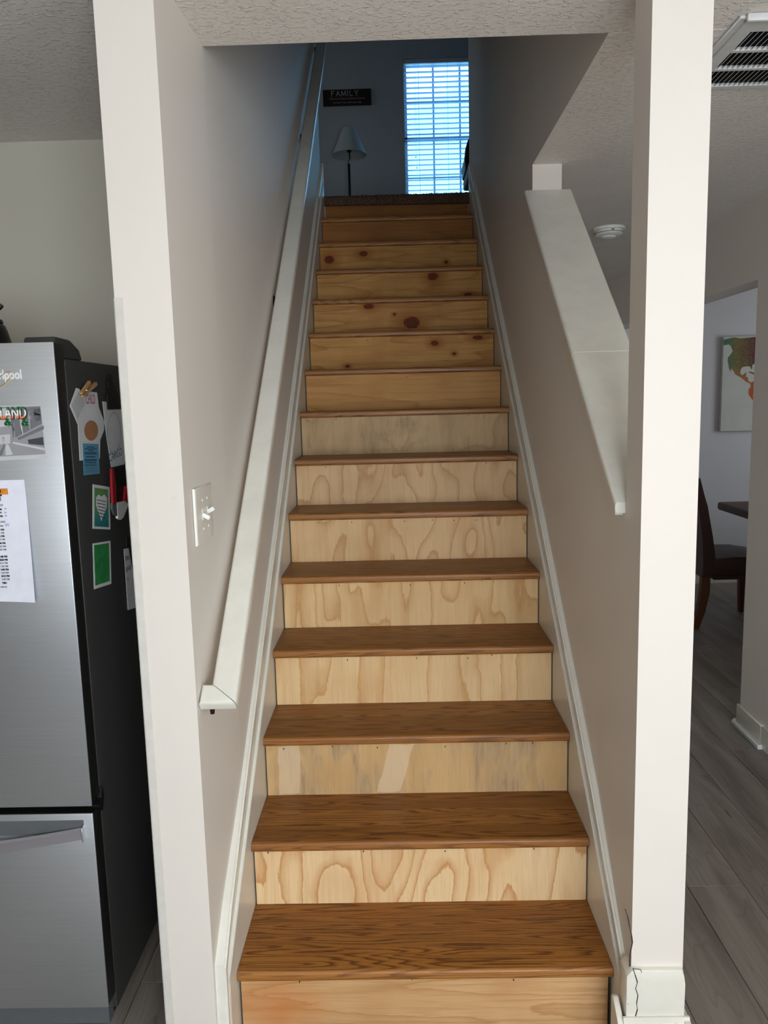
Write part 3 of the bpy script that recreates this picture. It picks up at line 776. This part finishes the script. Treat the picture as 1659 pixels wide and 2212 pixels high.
# schedule sheet curling off the door at its right edge
sc = thing('schedule_sheet', at(1, YD, 10, 1293), 'printed white schedule sheet curling off the fridge door', 'paper')
bm = bmesh.new(); R_ = []
xa0, xa1, za0, za1 = -.63, -.4125, 1.106, 1.378
for j in range(9):
    t = j/8; row = []
    for i in range(9):
        s = i/8; lift = .0006+.026*(t**1.3)*(s**2.2)
        row.append(bm.verts.new((xa0+(xa1+.012*t-xa0)*s, YD-lift, za1+(za0-za1)*t)))
    R_.append(row)
for a, b in zip(R_, R_[1:]):
    for i in range(8): bm.faces.new((a[i], a[i+1], b[i+1], b[i]))
r = bmesh.ops.extrude_face_region(bm, geom=list(bm.faces)); bmesh.ops.translate(bm, verts=[v for v in r['geom'] if isinstance(v, bmesh.types.BMVert)], vec=(0, -.0004, 0))
finish('sheet', bm, 'blue_white', sc, smooth=True)
def ytilt(px, py):
    p = at(1, YD, px, py); s = (p.x-xa0)/(xa1-xa0); t = (p.z-za1)/(za0-za1); t = max(t, 0); s = max(min(s, 1), 0)
    return YD-(.0006+.026*t**1.3*s**2.2)-.0007
def sline(s, px, py, size, mat, bold=0.0):
    text('lettering', s, size, mat, sc, at(1, ytilt(px, py), px, py), (1, 0, 0), (0, 0, 1), .0001, 'RIGHT', bold)
patch('banner', [(-60, 1057), (16, 1055), (18, 1068), (-60, 1071)], 1, ytilt(8, 1060), 'orange', sc)
sline('2022', 4, 1071, .023, 'ink', .0008); sline('SCHEDULE', 2, 1081, .011, 'ink', .0006)
for (s, px, py, m) in (('SEPTEMBER', 7, 1093, 'grey_ink'), ('1:00 PM', 4, 1102, 'ink'), ('1:00 PM', 4, 1109, 'grey_ink'), ('8:20 PM', 6, 1117, 'ink'), ('OCTOBER', 12, 1129, 'grey_ink'),
                       ('1:00 PM', 7, 1138, 'grey_ink'), ('1:00 PM', 9, 1146, 'ink'), ('8:15 PM', 9, 1153, 'grey_ink'), ('1:00 PM', 10, 1160, 'ink'), ('1:00 PM', 11, 1167, 'grey_ink'),
                       ('1:00 PM', 12, 1175, 'ink'), ('8:20 PM', 13, 1182, 'grey_ink'), ('1:00 PM', 14, 1189, 'grey_ink'), ('1:00 PM', 16, 1204, 'ink'), ('8:20 PM', 17, 1211, 'ink'),
                       ('8:15 PM', 17, 1218, 'grey_ink'), ('1:00 PM', 18, 1225, 'grey_ink'), ('1:00 PM', 19, 1232, 'ink'), ('1:00 PM', 19, 1239, 'grey_ink'), ('8:15 PM', 21, 1246, 'ink'),
                       ('1:00 PM', 21, 1253, 'grey_ink'), ('TBD', 15, 1261, 'ink'), ('ALL TIMES EST', 16, 1269, 'grey_ink')):
    sline(s, px, py, .0056 if 'TIMES' not in s else .0036, m, .0003 if m == 'ink' else .0001)
M['pen'] = plain('blue_pen', (120, 128, 190), .7)
for px, py in ((13, 1101), (13, 1109), (14, 1116)): text('pen_mark', 'w', .008, 'pen', sc, at(1, ytilt(px, py), px-4, py), (1, 0, 0), (0, 0, 1), .0001)
text('pen_mark', 'W', .010, 'pen', sc, at(1, ytilt(13, 1137), 11, 1138), (1, 0, .1), (-.1, 0, 1), .0001)

XS = FX+.0006
def side_text(s, size, mat, parent, px, py, x_, squash=1.0, tilt=0.0, align='LEFT'):
    r_ = Vector((0, math.cos(tilt), math.sin(tilt))); u_ = Vector((0, -math.sin(tilt), math.cos(tilt)))
    return text('lettering', s, size, mat, parent, at(0, x_, px, py), r_, u_, .0001, align, .0003, squash)
M['pinkred'] = plain('faded_red_ink', (176, 96, 104), .8); M['blue_ink'] = plain('faded_blue_ink', (104, 140, 160), .8)
M['tan_print'] = plain('tan_crayon', (186, 128, 88), .8, var=.12, scale=120); M['pale_green'] = plain('pale_green_print', (130, 160, 96), .8)
ch = sheet('drawing', 'white cut-out sheet lettered CHILD pinned by the clothespin', 'drawing', [(170, 842), (209, 848), (213, 880), (225, 912), (224, 930), (216, 950), (215, 991), (172, 995), (168, 918)], 0, XS, 'paper')
side_text('CHILD', .032, 'pinkred', ch, 186, 872, XS+.001, .62)
cg2 = sheet('drawing', 'narrow white sheet lettered CARGO under the black magnet', 'drawing', [(221, 867), (229, 868), (231, 885), (262, 884), (275, 960), (268, 1003), (240, 1010), (228, 930)], 0, XS, 'paper')
side_text('CARGO', .030, 'blue_ink', cg2, 236, 998, XS+.001, .95, .12)
bm = bmesh.new(); e_ = [at(0, XS+.0009, 246+14*math.cos(2*math.pi*k/24), 936+45*math.sin(2*math.pi*k/24)) for k in range(25)]
tube(bm, e_, .0007, 5, False); finish('outline', bm, 'grey_ink', cg2)
bm = bmesh.new(); e_ = [at(0, XS+.0009, 197+15*math.cos(2*math.pi*k/24), 930+22*math.sin(2*math.pi*k/24)) for k in range(24)]
bm.faces.new([bm.verts.new(p) for p in e_]); finish('tan_patch', bm, 'tan_print', ch)
nt_ = sheet('note', 'small lined white note tilted under the clothespin', 'note', [(164, 838), (177, 842), (184, 868), (168, 918), (150, 877)], 0, XS+.0016, 'paper')
for k in range(9):
    a = at(0, XS+.0027, 154+k*2.0, 874-k*4.0+2); b = at(0, XS+.0027, 168+k*2.0, 905-k*4.0)
    a = at(0, XS+.0027, 155+k*1.7, 874-k*3.4); b = at(0, XS+.0027, 168+k*1.9, 904-k*3.9)
    bm = bmesh.new(); tube(bm, [a, b], .0006, 4); finish('printed_line', bm, 'grey_ink', nt_)
# wooden clothespin with its black magnet
cl = thing('clothespin', at(0, XS+.004, 186, 845), 'wooden clothespin magnet holding papers on the fridge side', 'clothespin')
for (p0, p1, w) in (((174, 856), (204, 829), 5.0), ((172, 850), (190, 826), 4.5)):
    a = at(0, XS+.006, *p0); b = at(0, XS+.006, *p1); dd = (b-a).normalized(); n_ = Vector((1, 0, 0)); s_ = dd.cross(n_)
    bm = bmesh.new(); hw = .0042
    vs = [bm.verts.new(a+s_*hw*.6), bm.verts.new(b+s_*hw), bm.verts.new(b-s_*hw), bm.verts.new(a-s_*hw*.6)]
    f = bm.faces.new(vs); r = bmesh.ops.extrude_face_region(bm, geom=[f]); bmesh.ops.translate(bm, verts=[v for v in r['geom'] if isinstance(v, bmesh.types.BMVert)], vec=(.007, 0, 0))
    finish('jaw', bm, 'peg_wood', cl)
bm = bmesh.new(); a = at(0, XS+.011, 184, 843)
tube(bm, [a+Vector((-.005, -.004, -.002)), a+Vector((.004, .0, 0)), a+Vector((-.003, .005, .003))], .0014, 6); finish('spring', bm, 'silver', cl)
patch('magnet_pad', [(172, 842), (186, 824), (190, 827), (176, 846)], 0, XS+.003, 'black_plastic', cl, .003)
# blue flyer
fy = sheet('flyer', 'small blue printed flyer below the CHILD drawing', 'flyer', [(178, 958), (212, 959), (215, 1023), (181, 1027)], 0, XS+.0012, 'blue_print')
for k, (w, py) in enumerate(((16, 965), (26, 969), (10, 973), (26, 977), (26, 980), (20, 986), (26, 992), (26, 995), (24, 999), (26, 1004))):
    patch('printed_line', [(195.5-w/2, py), (195.5+w/2, py), (195.5+w/2, py+1.4), (195.5-w/2, py+1.4)], 0, XS+.0022, 'ink', fy)
for py in (1009, 1013, 1017, 1020):
    patch('printed_line', [(184, py), (211, py-1), (211, py-.2), (184, py+.8)], 0, XS+.0022, 'grey_ink', fy)
# heart card
hc = sheet('card', 'white bordered card with a striped heart on teal and green', 'card', [(200, 1046), (236, 1052), (238, 1144), (200, 1142)], 0, XS, 'paper')
def mk_waves():
    n = N('teal_green_waves'); o = n.obj(); x, y, z = n.sep(o)
    v = n.math('FRACT', n.math('ADD', n.math('MULTIPLY', y, 130), n.math('MULTIPLY', n.noise(n.vmul(o, (20, 30, 40)), 1, 2), 3)))
    c = n.ramp(n.math('ADD', n.math('MULTIPLY', z, 8.5), n.math('MULTIPLY', v, .15)), ((.1, lin(20, 100, 118)), (.45, lin(44, 138, 128)), (.62, lin(104, 150, 82)), (1, lin(96, 150, 84))))
    return n.out(n.mix(n.fr(v, .86, .92, 0, .55), c, lin(20, 70, 60)), .7)
M['waves'] = mk_waves()
patch('print', [(204, 1053), (233, 1058), (235, 1139), (204, 1137)], 0, XS+.001, 'waves', hc)
patch('heart', [(219, 1125), (208, 1092), (208, 1074), (213, 1068), (219, 1073), (225, 1068), (231, 1076), (230, 1096)], 0, XS+.0014, 'paper', hc, .0004)
for k in range(6): patch('stripe', [(209+k*.8, 1079+k*7), (229-k*.6, 1083+k*7), (229-k*.6, 1084.4+k*7), (209+k*.8, 1080.4+k*7)], 0, XS+.0021, 'ink', hc, .0002)
# green card
gc = sheet('card', 'white bordered card with a plain green print', 'card', [(200, 1174), (238, 1168), (240, 1261), (203, 1273)], 0, XS, 'paper')
patch('print', [(203, 1178), (235, 1173), (237, 1255), (206, 1265)], 0, XS+.001, 'green_print', gc)
for (a, b) in (((219, 1208), (206, 1262)), ((219, 1208), (232, 1192)), ((219, 1208), (236, 1222)), ((219, 1208), (207, 1224)), ((219, 1208), (212, 1178)), ((219, 1208), (228, 1255)), ((219, 1208), (222, 1178))):
    bm = bmesh.new(); tube(bm, [at(0, XS+.0014, *a), at(0, XS+.0014, *b)], .0003, 4); finish('vein', bm, 'green_dark', gc)
# black dress-shaped magnet
bg_ = sheet('magnet', 'flat black gown-shaped magnet above the CARGO sheet', 'magnet', [(231, 884), (230, 850), (233, 838), (231, 826), (232, 810), (236, 807), (239, 812), (241, 828), (247, 838), (257, 884)], 0, XS+.002, 'black_plastic', .003)
# red and white tool on a magnet
tl = thing('tape_dispenser', at(0, XS+.004, 254, 1122), 'red handled clip with a white and grey tip on the fridge side', 'clip')
patch('grip', [(238, 1012), (268, 1008), (273, 1085), (262, 1092), (250, 1092), (241, 1086)], 0, XS+.001, 'black_plastic', tl, .008)
patch('red_arm', [(237, 1012), (241, 1012), (246, 1050), (247, 1092), (240, 1088), (238, 1050)], 0, XS+.009, 'red', tl, .006)
patch('red_arm', [(268, 1050), (274, 1060), (274, 1080), (263, 1092), (266, 1074)], 0, XS+.009, 'red', tl, .006)
patch('grey_tip', [(239, 1087), (249, 1088), (250, 1115), (244, 1112), (239, 1100)], 0, XS+.009, 'kick', tl, .005)
patch('white_tip', [(248, 1086), (266, 1082), (273, 1090), (262, 1118), (256, 1123), (250, 1120)], 0, XS+.009, 'white_plastic', tl, .006)
# banner at the lower right
bn = sheet('note', 'tall white lettered card half hidden behind the wall corner', 'note', [(267, 1186), (277, 1184), (300, 1310), (276, 1318)], 0, XS+.003, 'paper')
patch('backing', [(272, 1160), (285, 1156), (300, 1300), (273, 1316)], 0, XS, 'black_plastic', bn, .002)
side_text('TELL', .016, 'grey_ink', bn, 271, 1212, XS+.005); side_text('GOOD', .016, 'grey_ink', bn, 272, 1236, XS+.005, .8); side_text('T', .012, 'ink', bn, 276, 1256, XS+.005)
# container on top of the fridge
kt = thing('canister', at(2, 1.642, 0, 740), 'black tapered canister with a knob on top of the fridge', 'canister')
c0 = Vector((-.66, 2.0, 1.6425)); ORG[kt] = c0; kt.location = c0
bm = bmesh.new(); lathe(bm, [(.0, .0), (.092, 0), (.094, .01), (.075, .09), (.070, .105), (.066, .108), (0.0, .112)], c0, 28); finish('body', bm, 'black_plastic', kt, smooth=True)
bm = bmesh.new(); lathe(bm, [(.066, .112), (.066, .115), (.064, .120), (.03, .122), (.0, .124)], c0, 28); finish('lid', bm, 'black_plastic', kt, smooth=True)
bm = bmesh.new()
tube(bm, [c0+Vector((.045, 0, .115)), c0+Vector((.05, 0, .135)), c0+Vector((.068, 0, .150)), c0+Vector((.073, 0, .155))], .007, 8); finish('knob', bm, 'black_plastic', kt, smooth=True)

# ------------------------------------------------------------------ return air vent in the ceiling
vt = thing('return_air_vent', (1.42, 2.03, H-.012), 'white metal ceiling return grille with dark slots', 'vent')
VX0, VX1, VY0, VY1 = 1.198, 1.66, 1.835, 2.222
bm = bmesh.new()
inner = [(1.238, 1.90), (1.238, 2.0), (1.238, 2.1)]
rowsY = ((1.893, 1.989), (2.001, 2.093), (2.105, 2.203))
SX0, SX1 = 1.236, 1.625
addbox(bm, VX0+.006, SX0, VY0, VY1, H-.011, H-.001); addbox(bm, SX1, VX1, VY0, VY1, H-.011, H-.001)
addbox(bm, SX0, SX1, VY0, rowsY[0][0], H-.011, H-.001)
addbox(bm, SX0, SX1, rowsY[0][1], rowsY[1][0], H-.011, H-.001); addbox(bm, SX0, SX1, rowsY[1][1], rowsY[2][0], H-.011, H-.001)
addbox(bm, SX0, SX1, rowsY[2][1], VY1, H-.011, H-.001)
finish('frame', bm, 'vent_metal', vt)
box('front_lip', VX0, VX1+.006, VY0-.012, VY0, H-.018, H-.001, 'vent_metal', vt, .004, 2)
box('side_lip', VX0-.012, VX0+.006, VY0, VY1, H-.008, H-.0005, 'vent_metal', vt, .002)
box('back_lip', VX0, VX1, VY1, VY1+.012, H-.008, H-.0005, 'vent_metal', vt, .002)
box('slot_shade', SX0-.002, SX1+.002, VY0+.05, VY1-.01, H-.0022, H-.0008, 'vent_dark', vt)  # black sheet painting in the shade behind the slots
sm = None; m_dark = None
for (a, b) in rowsY:
    k = 0
    while SX0+.006+k*.0128 < SX1-.003:
        xx = SX0+.006+k*.0128
        if abs((b-a)-.096) < .01:
            bm = bmesh.new(); vs = [(xx-.0012, H-.0105), (xx+.0002, H-.0105), (xx+.0088, H-.0025), (xx+.0074, H-.0025)]
            if sm is None:
                prism(bm, vs, 'y', a, b); o = finish('slat', bm, 'vent_metal', vt, origin=(xx, a, H-.01)); sm = o.data
            else:
                bm.free(); o = bpy.data.objects.new('slat', sm); COL.objects.link(o); o.parent = vt
                o.location = Vector((xx, a, H-.01))-ORG[vt]; o.scale = (1, (b-a)/(rowsY[0][1]-rowsY[0][0]), 1)
        k += 1
# smoke alarm
sa = thing('smoke_alarm', (1.482, 3.955, H-.04), 'round white smoke alarm on the ceiling beyond the knee wall', 'smoke alarm')
bm = bmesh.new(); lathe(bm, [(0, .04), (.076, .04), (.078, .034), (.076, .028), (.0, .028)], (1.482, 3.955, H-.04), 40); finish('base', bm, 'white_plastic', sa, smooth=True)
bm = bmesh.new(); lathe(bm, [(.062, .030), (.066, .026), (.066, .008), (.058, .002), (.034, .0), (.032, -.006), (.02, -.009), (0, -.009)], (1.482, 3.955, H-.04), 40); finish('cover', bm, 'white_plastic', sa, smooth=True)
bm = bmesh.new(); lathe(bm, [(.0672, .016), (.0672, .013)], (1.482, 3.955, H-.04), 40)
addbox(bm, 1.476, 1.490, 3.8885, 3.890, H-.022, H-.016); finish('marking', bm, 'grey_ink', sa)

# baseboards at the dining doorway
prism_pts = [(XD-.014, 3.186), (XD, 3.186), (XD, 3.44), (XD-.014, 3.43)]
bs = struct(pris('baseboard_side', [(XD-.013, -1.7), (XD, -1.7), (XD, 3.19), (XD-.013, 3.19)], 'z', 0, .1, 'trim', bevel=.002))
b2 = struct(pris('baseboard_jamb', prism_pts, 'z', 0, .105, 'trim', bevel=.004))
pris('shoe_moulding', [(XD-.032, 3.17), (XD, 3.17), (XD, 3.47), (XD-.030, 3.44)], 'z', 0, .022, 'vinyl', b2, bevel=.003)
struct(box('baseboard_dining', XD+.13, 4.6, 6.187, 6.2, 0, .09, 'trim'))

# ------------------------------------------------------------------ dining room
mc = thing('wall_canvas', (3.5, 6.18, 1.236), 'canvas print of a watercolour world map on the dining room wall', 'picture')
mx0, mx1, mz0, mz1 = 2.985, 4.12, 1.236, 1.972
box('canvas', mx0, mx1, 6.165, 6.198, mz0, mz1, 'canvas', mc, .002)
def mp(px, py): p = at(1, 6.164, px, py); return (p.x, p.z)
land = [(1562, 736), (1566, 733), (1575, 731), (1586, 728.5), (1600, 731), (1618, 729), (1637, 727.5), (1660, 727), (1672, 735), (1668, 742), (1640, 741), (1634, 744), (1636, 748), (1642, 752), (1640, 762), (1652, 765), (1648, 775), (1637, 782),
        (1630, 785), (1625, 789), (1625, 796), (1623, 798), (1621, 792), (1613, 791), (1604, 793), (1600, 798), (1599, 806), (1603, 811), (1608, 808), (1612, 804), (1612, 809), (1611, 813), (1616, 816), (1616, 822), (1622, 826), (1630, 823), (1640, 818),
        (1662, 826), (1672, 838), (1664, 856), (1650, 880), (1642, 900), (1634, 872), (1624, 862), (1617, 852), (1617, 842), (1622, 834), (1620, 828), (1612, 825), (1603, 817), (1596, 813), (1589, 809), (1585, 802), (1580, 795), (1579, 803), (1575, 797), (1574, 788), (1572, 780), (1573, 772),
        (1579, 765), (1583, 758), (1579, 748), (1575, 744), (1563, 746)]
def poly_obj(name, pts, y0, th, mat, parent):
    from mathutils.geometry import tessellate_polygon
    bm = bmesh.new(); V = [Vector((x_, z_, 0)) for x_, z_ in pts]
    tri = tessellate_polygon([V]); vs = [bm.verts.new((v.x, y0, v.y)) for v in V]
    for t in tri:
        try: bm.faces.new([vs[i] for i in t])
        except ValueError: pass
    r = bmesh.ops.extrude_face_region(bm, geom=list(bm.faces)); bmesh.ops.translate(bm, verts=[v for v in r['geom'] if isinstance(v, bmesh.types.BMVert)], vec=(0, -th, 0))
    return finish(name, bm, mat, parent, origin=(mx0, y0, mz0))
poly_obj('land_print', [mp(*p) for p in land], 6.1648, .0006, 'map_land', mc)
poly_obj('land_print', [mp(*p) for p in ((1616, 804), (1620, 802), (1630, 806), (1634, 809), (1630, 810), (1622, 806))], 6.1648, .0006, 'map_land', mc)
for (cx_, cz_, rx_, rz_) in ((3.62, 1.80, .10, .08), (3.60, 1.62, .075, .13), (3.83, 1.80, .17, .10), (4.0, 1.55, .06, .04)):
    poly_obj('land_print', [(cx_+rx_*math.cos(a)*(1+.2*math.sin(3*a)), cz_+rz_*math.sin(a)*(1+.15*math.cos(5*a))) for a in [2*math.pi*k/24 for k in range(24)]], 6.1648, .0006, 'map_land', mc)
# table: thick dark top on two pedestals
tb = thing('dining_table', (3.4, 4.9, 0), 'dark wooden dining table with a thick rounded edge', 'table')
box('tabletop', 2.715, 4.0, 4.25, 5.53, .705, .762, 'walnut', tb, .016, 4)
for yy in (4.6, 5.2):
    box('leg', 3.30, 3.42, yy-.06, yy+.06, .05, .706, 'walnut', tb, .01, 2); box('foot', 3.02, 3.70, yy-.05, yy+.05, 0, .052, 'walnut', tb, .01, 2)
# chair
dc = thing('dining_chair', (2.60, 5.14, 0), 'brown leather dining chair with tapered wooden legs beside the table', 'chair')
bm = bmesh.new()
prism(bm, [(2.45, .355), (2.86, .355), (2.865, .40), (2.855, .462), (2.75, .478), (2.6, .482), (2.45, .472)], 'y', 4.92, 5.37)
bmesh.ops.bevel(bm, geom=[e for e in bm.edges], offset=.010, segments=2, affect='EDGES', profile=.6)
finish('seat', bm, 'leather', dc, smooth=True)
bm = bmesh.new()
prism(bm, [(2.46, .35), (2.468, .46), (2.44, .62), (2.40, .82), (2.35, 1.00), (2.31, 1.005), (2.30, .98), (2.345, .80), (2.375, .60), (2.385, .44), (2.38, .35)], 'y', 4.915, 5.375)
bmesh.ops.bevel(bm, geom=[e for e in bm.edges if abs(e.verts[0].co.y-e.verts[1].co.y) < 1e-6], offset=.008, segments=2, affect='EDGES')
finish('backrest', bm, 'leather', dc, smooth=True)
box('seat_rail', 2.46, 2.858, 4.928, 5.362, .33, .358, 'leather', dc, .004)
for yy in (4.95, 5.34):
    bm = bmesh.new()
    prism(bm, [(2.385, .355), (2.44, .355), (2.44, .25), (2.415, .12), (2.375, .0), (2.335, .0), (2.365, .13), (2.38, .25)], 'y', yy-.02, yy+.02); finish('leg', bm, 'leg_wood', dc)
    bm = bmesh.new()
    prism(bm, [(2.80, .335), (2.85, .335), (2.845, .2), (2.84, .0), (2.815, .0), (2.805, .2)], 'y', yy-.02, yy+.02); finish('leg', bm, 'leg_wood', dc)

# ------------------------------------------------------------------ upstairs room
wd = struct(box('window_1', WX0, WX1, 8.085, 8.115, WZ1-.035, WZ1, 'vinyl'))
for (n_, a) in (('frame_side', (WX0, WX0+.03, 8.07, 8.115, WZ0, WZ1)), ('frame_side', (WX1-.03, WX1, 8.07, 8.115, WZ0, WZ1)), ('sill', (WX0, WX1, 8.0, 8.115, WZ0, WZ0+.03)),
                ('meeting_rail', (WX0, WX1, 8.07, 8.11, 4.085, 4.125))):
    box(n_, *a, 'vinyl', wd, .002)
gx0, gx1 = WX0+.03, WX1-.03
for q in (1, 2):
    xx = gx0+(gx1-gx0)*q/3
    box('muntin', xx-.009, xx+.009, 8.088, 8.098, WZ0, 4.09, 'vinyl', wd); box('muntin', xx-.009, xx+.009, 8.088, 8.098, 4.12, WZ1-.03, 'vinyl', wd)
box('muntin', gx0, gx1, 8.086, 8.100, 4.448, 4.464, 'vinyl', wd); box('muntin', gx0, gx1, 8.086, 8.100, 3.735, 3.751, 'vinyl', wd)
gl = N('window_glass'); gl.b.inputs['Transmission Weight'].default_value = 1.0; gl.b.inputs['Roughness'].default_value = 0.0; gl.b.inputs['IOR'].default_value = 1.02
M['glass'] = gl.out((1, 1, 1, 1))
box('pane', gx0, gx1, 8.091, 8.094, WZ0+.03, 4.085, 'glass', wd); box('pane', gx0, gx1, 8.091, 8.094, 4.125, WZ1-.035, 'glass', wd)
bl = thing('window_blind', (.99, 8.035, WZ0+.03), 'white open slat blind in the upstairs window', 'blind')
box('headrail', WX0+.004, WX1-.004, 8.008, 8.06, WZ1-.042, WZ1-.002, 'vinyl', bl, .002)
sl = None; z_ = WZ1-.066; k = 0
while z_ > WZ0+.06:
    if sl is None:
        m = Matrix.Translation((0, 8.035, z_)) @ Matrix.Rotation(math.radians(4), 4, 'X') @ Matrix.Translation((0, -8.035, -z_))
        o = box('slat', WX0+.006, WX1-.006, 8.010, 8.060, z_-.0014, z_+.0014, 'slat', bl, origin=(WX0, 8.035, z_), mtx=m); sl = o.data
    else:
        o = bpy.data.objects.new('slat', sl); COL.objects.link(o); o.parent = bl; o.location = Vector((WX0, 8.035, z_))-ORG[bl]
    z_ -= .0478; k += 1
box('bottom_rail', WX0+.006, WX1-.006, 8.012, 8.058, WZ0+.035, WZ0+.05, 'slat', bl, .002)
for xx in (.71, .995, 1.27):
    for yy in (8.0085, 8.0615):
        box('ladder_cord', xx-.0011, xx+.0011, yy-.001, yy+.001, WZ0+.045, WZ1-.04, 'slat', bl)
for (xx, zz) in ((.672, 3.93), (.682, 3.83)):
    bm = bmesh.new(); tube(bm, [(xx, 8.004, WZ1-.04), (xx, 8.004, zz)], .0010, 6); tube(bm, [(xx, 8.004, zz), (xx, 8.004, zz-.018)], [.002, .006], 8); finish('pull_cord', bm, 'slat', bl)

sg = thing('family_sign', (.012, 7.985, 4.409), 'dark wooden plaque lettered FAMILY on the upstairs wall', 'sign')
box('board', -.223, .247, 7.975, 7.999, 4.410, 4.556, 'dark_board', sg, .002)
# serif capitals made of strokes
bm = bmesh.new(); hL = .046
GL = {'F': ([(0, 0, 0, 1), (0, 1, .62, 1), (0, .52, .45, .52)], [(-.12, .12, 0), (-.12, .05, 1)], .72), 'A': ([(0, 0, .38, 1), (.38, 1, .76, 0), (.16, .36, .6, .36)], [(-.12, .12, 0), (.64, .88, 0)], .86),
      'M': ([(0, 0, .06, 1), (.06, 1, .44, .1), (.44, .1, .82, 1), (.82, 1, .88, 0)], [(-.12, .12, 0), (.76, 1.0, 0), (-.06, .1, 1), (.78, .94, 1)], 1.02), 'I': ([(0, 0, 0, 1)], [(-.14, .14, 0), (-.14, .14, 1)], .28),
      'L': ([(0, 0, 0, 1), (0, 0, .6, 0)], [(-.12, .12, 1)], .72), 'Y': ([(0, 1, .36, .48), (.72, 1, .36, .48), (.36, .48, .36, 0)], [(-.1, .12, 1), (.6, .84, 1), (.24, .48, 0)], .8)}
cx_ = -.138
def seg3(x0, z0, x1, z1, w):
    a, b = Vector((x0, 0, z0)), Vector((x1, 0, z1)); d_ = (b-a).normalized(); s_ = Vector((-d_.z, 0, d_.x))*w/2
    f = [bm.verts.new(Vector((0, 7.9748, 0))+q) for q in (a-s_, b-s_, b+s_, a+s_)]; g = [bm.verts.new(v.co+Vector((0, -.0012, 0))) for v in f]
    bm.faces.new(g); bm.faces.new(f[::-1])
    for i_ in range(4): bm.faces.new((f[i_], f[(i_+1) % 4], g[(i_+1) % 4], g[i_]))
for chh in 'FAMILY':
    bm = bmesh.new()
    strokes, serifs, adv = GL[chh]
    for (a, b, c, e) in strokes: seg3(cx_+a*hL, 4.495+b*hL, cx_+c*hL, 4.495+e*hL, .0068)
    for (a, b, e) in serifs: seg3(cx_+a*hL, 4.495+e*hL, cx_+b*hL, 4.495+e*hL, .0032)
    cx_ += (adv+.26)*hL
    finish('letter', bm, 'cream_ink', sg)
text('small_lettering', "To Be In Your Children's Memories Tomorrow", .0225, 'pink_ink', sg, (.012, 7.9745, 4.463), (1, 0, 0), (0, 0, 1), .0004, 'CENTER', .0007, .80)
text('small_lettering', 'You Have To Be In Their Lives Today', .0225, 'pink_ink', sg, (.012, 7.9745, 4.428), (1, 0, 0), (0, 0, 1), .0004, 'CENTER', .0007, .80)

lp = thing('floor_lamp', (.03, 7.6, FU), 'floor lamp with pale cone shade and dark pole upstairs', 'floor lamp')
LC = (.037, 7.6)
bm = bmesh.new(); prof = [(.160, 3.832), (.059, 4.068), (.057, 4.068), (.158, 3.832)]
lathe(bm, [(r_, z_) for r_, z_ in prof]+[prof[0]], (LC[0], LC[1], 0), 40); finish('shade', bm, 'shade', lp, smooth=True)
bm = bmesh.new(); tube(bm, [(.030, 7.6, FU+.02), (.030, 7.6, 3.745)], [.0125, .0115], 12); tube(bm, [(.030, 7.6, 3.745), (.030, 7.6, 3.752)], .014, 12); finish('pole', bm, 'lamp_metal', lp, smooth=True)
bm = bmesh.new(); tube(bm, [(.030, 7.6, 3.75), (.022, 7.6, 3.765), (.028, 7.6, 3.785), (.041, 7.6, 3.80), (.040, 7.6, 3.83), (.037, 7.6, 3.90)], .005, 8); finish('arm', bm, 'lamp_metal', lp, smooth=True)
bm = bmesh.new(); tube(bm, [(LC[0], LC[1], 3.86), (LC[0], LC[1], 3.93)], .019, 14); tube(bm, [(LC[0]-.06, 7.6, 3.905), (LC[0]+.06, 7.6, 3.905)], .003, 6); finish('socket', bm, 'lamp_metal', lp, smooth=True)
bm = bmesh.new(); lathe(bm, [(0, 0), (.14, 0), (.14, .012), (.05, .024), (0.0, .03)], (.030, 7.6, FU), 32); finish('base', bm, 'lamp_metal', lp, smooth=True)

oc = thing('office_chair', (1.22, 6.5, FU), 'black office chair half hidden behind the right stair wall upstairs', 'chair')
def blob(name, pts, y0, y1, mat, bev=.02):
    bm = bmesh.new(); prism(bm, pts, 'y', y0, y1)
    bmesh.ops.bevel(bm, geom=list(bm.edges), offset=bev, segments=3, affect='EDGES', profile=.6, clamp_overlap=True)
    return finish(name, bm, mat, oc, smooth=True)
P_ = lambda px, py: (at(1, 6.5, px, py).x, at(1, 6.5, px, py).z)
blob('backrest', [P_(1016, 292), P_(1010, 304), P_(1006, 318), P_(1004, 340), P_(1001, 352), (1.04, 3.32), (1.42, 3.32), (1.44, 3.5), (1.36, 3.64), (1.2, 3.66)], 6.50, 6.58, 'black_plastic', .012)
blob('armrest', [P_(1001, 350), P_(998, 360), P_(998, 368), P_(1000, 386), (1.045, 3.29), (1.045, 3.44)], 6.25, 6.56, 'black_plastic', .008)
blob('seat', [(1.00, 3.20), (1.42, 3.20), (1.42, 3.285), (1.00, 3.285)], 6.05, 6.52, 'grey_cloth', .02)
bm = bmesh.new(); tube(bm, [(1.22, 6.3, FU+.06), (1.22, 6.3, 3.205)], .03, 12); finish('column', bm, 'lamp_metal', oc, smooth=True)
bm = bmesh.new()
for k in range(5):
    a = 2*math.pi*k/5+.3; tube(bm, [(1.22, 6.3, FU+.08), (1.22+.28*math.cos(a), 6.3+.28*math.sin(a), FU+.055)], [.025, .016], 8)
    bmesh.ops.create_uvsphere(bm, u_segments=10, v_segments=8, radius=.028, matrix=Matrix.Translation((1.22+.28*math.cos(a), 6.3+.28*math.sin(a), FU+.028)))
finish('star_base', bm, 'lamp_metal', oc, smooth=True)
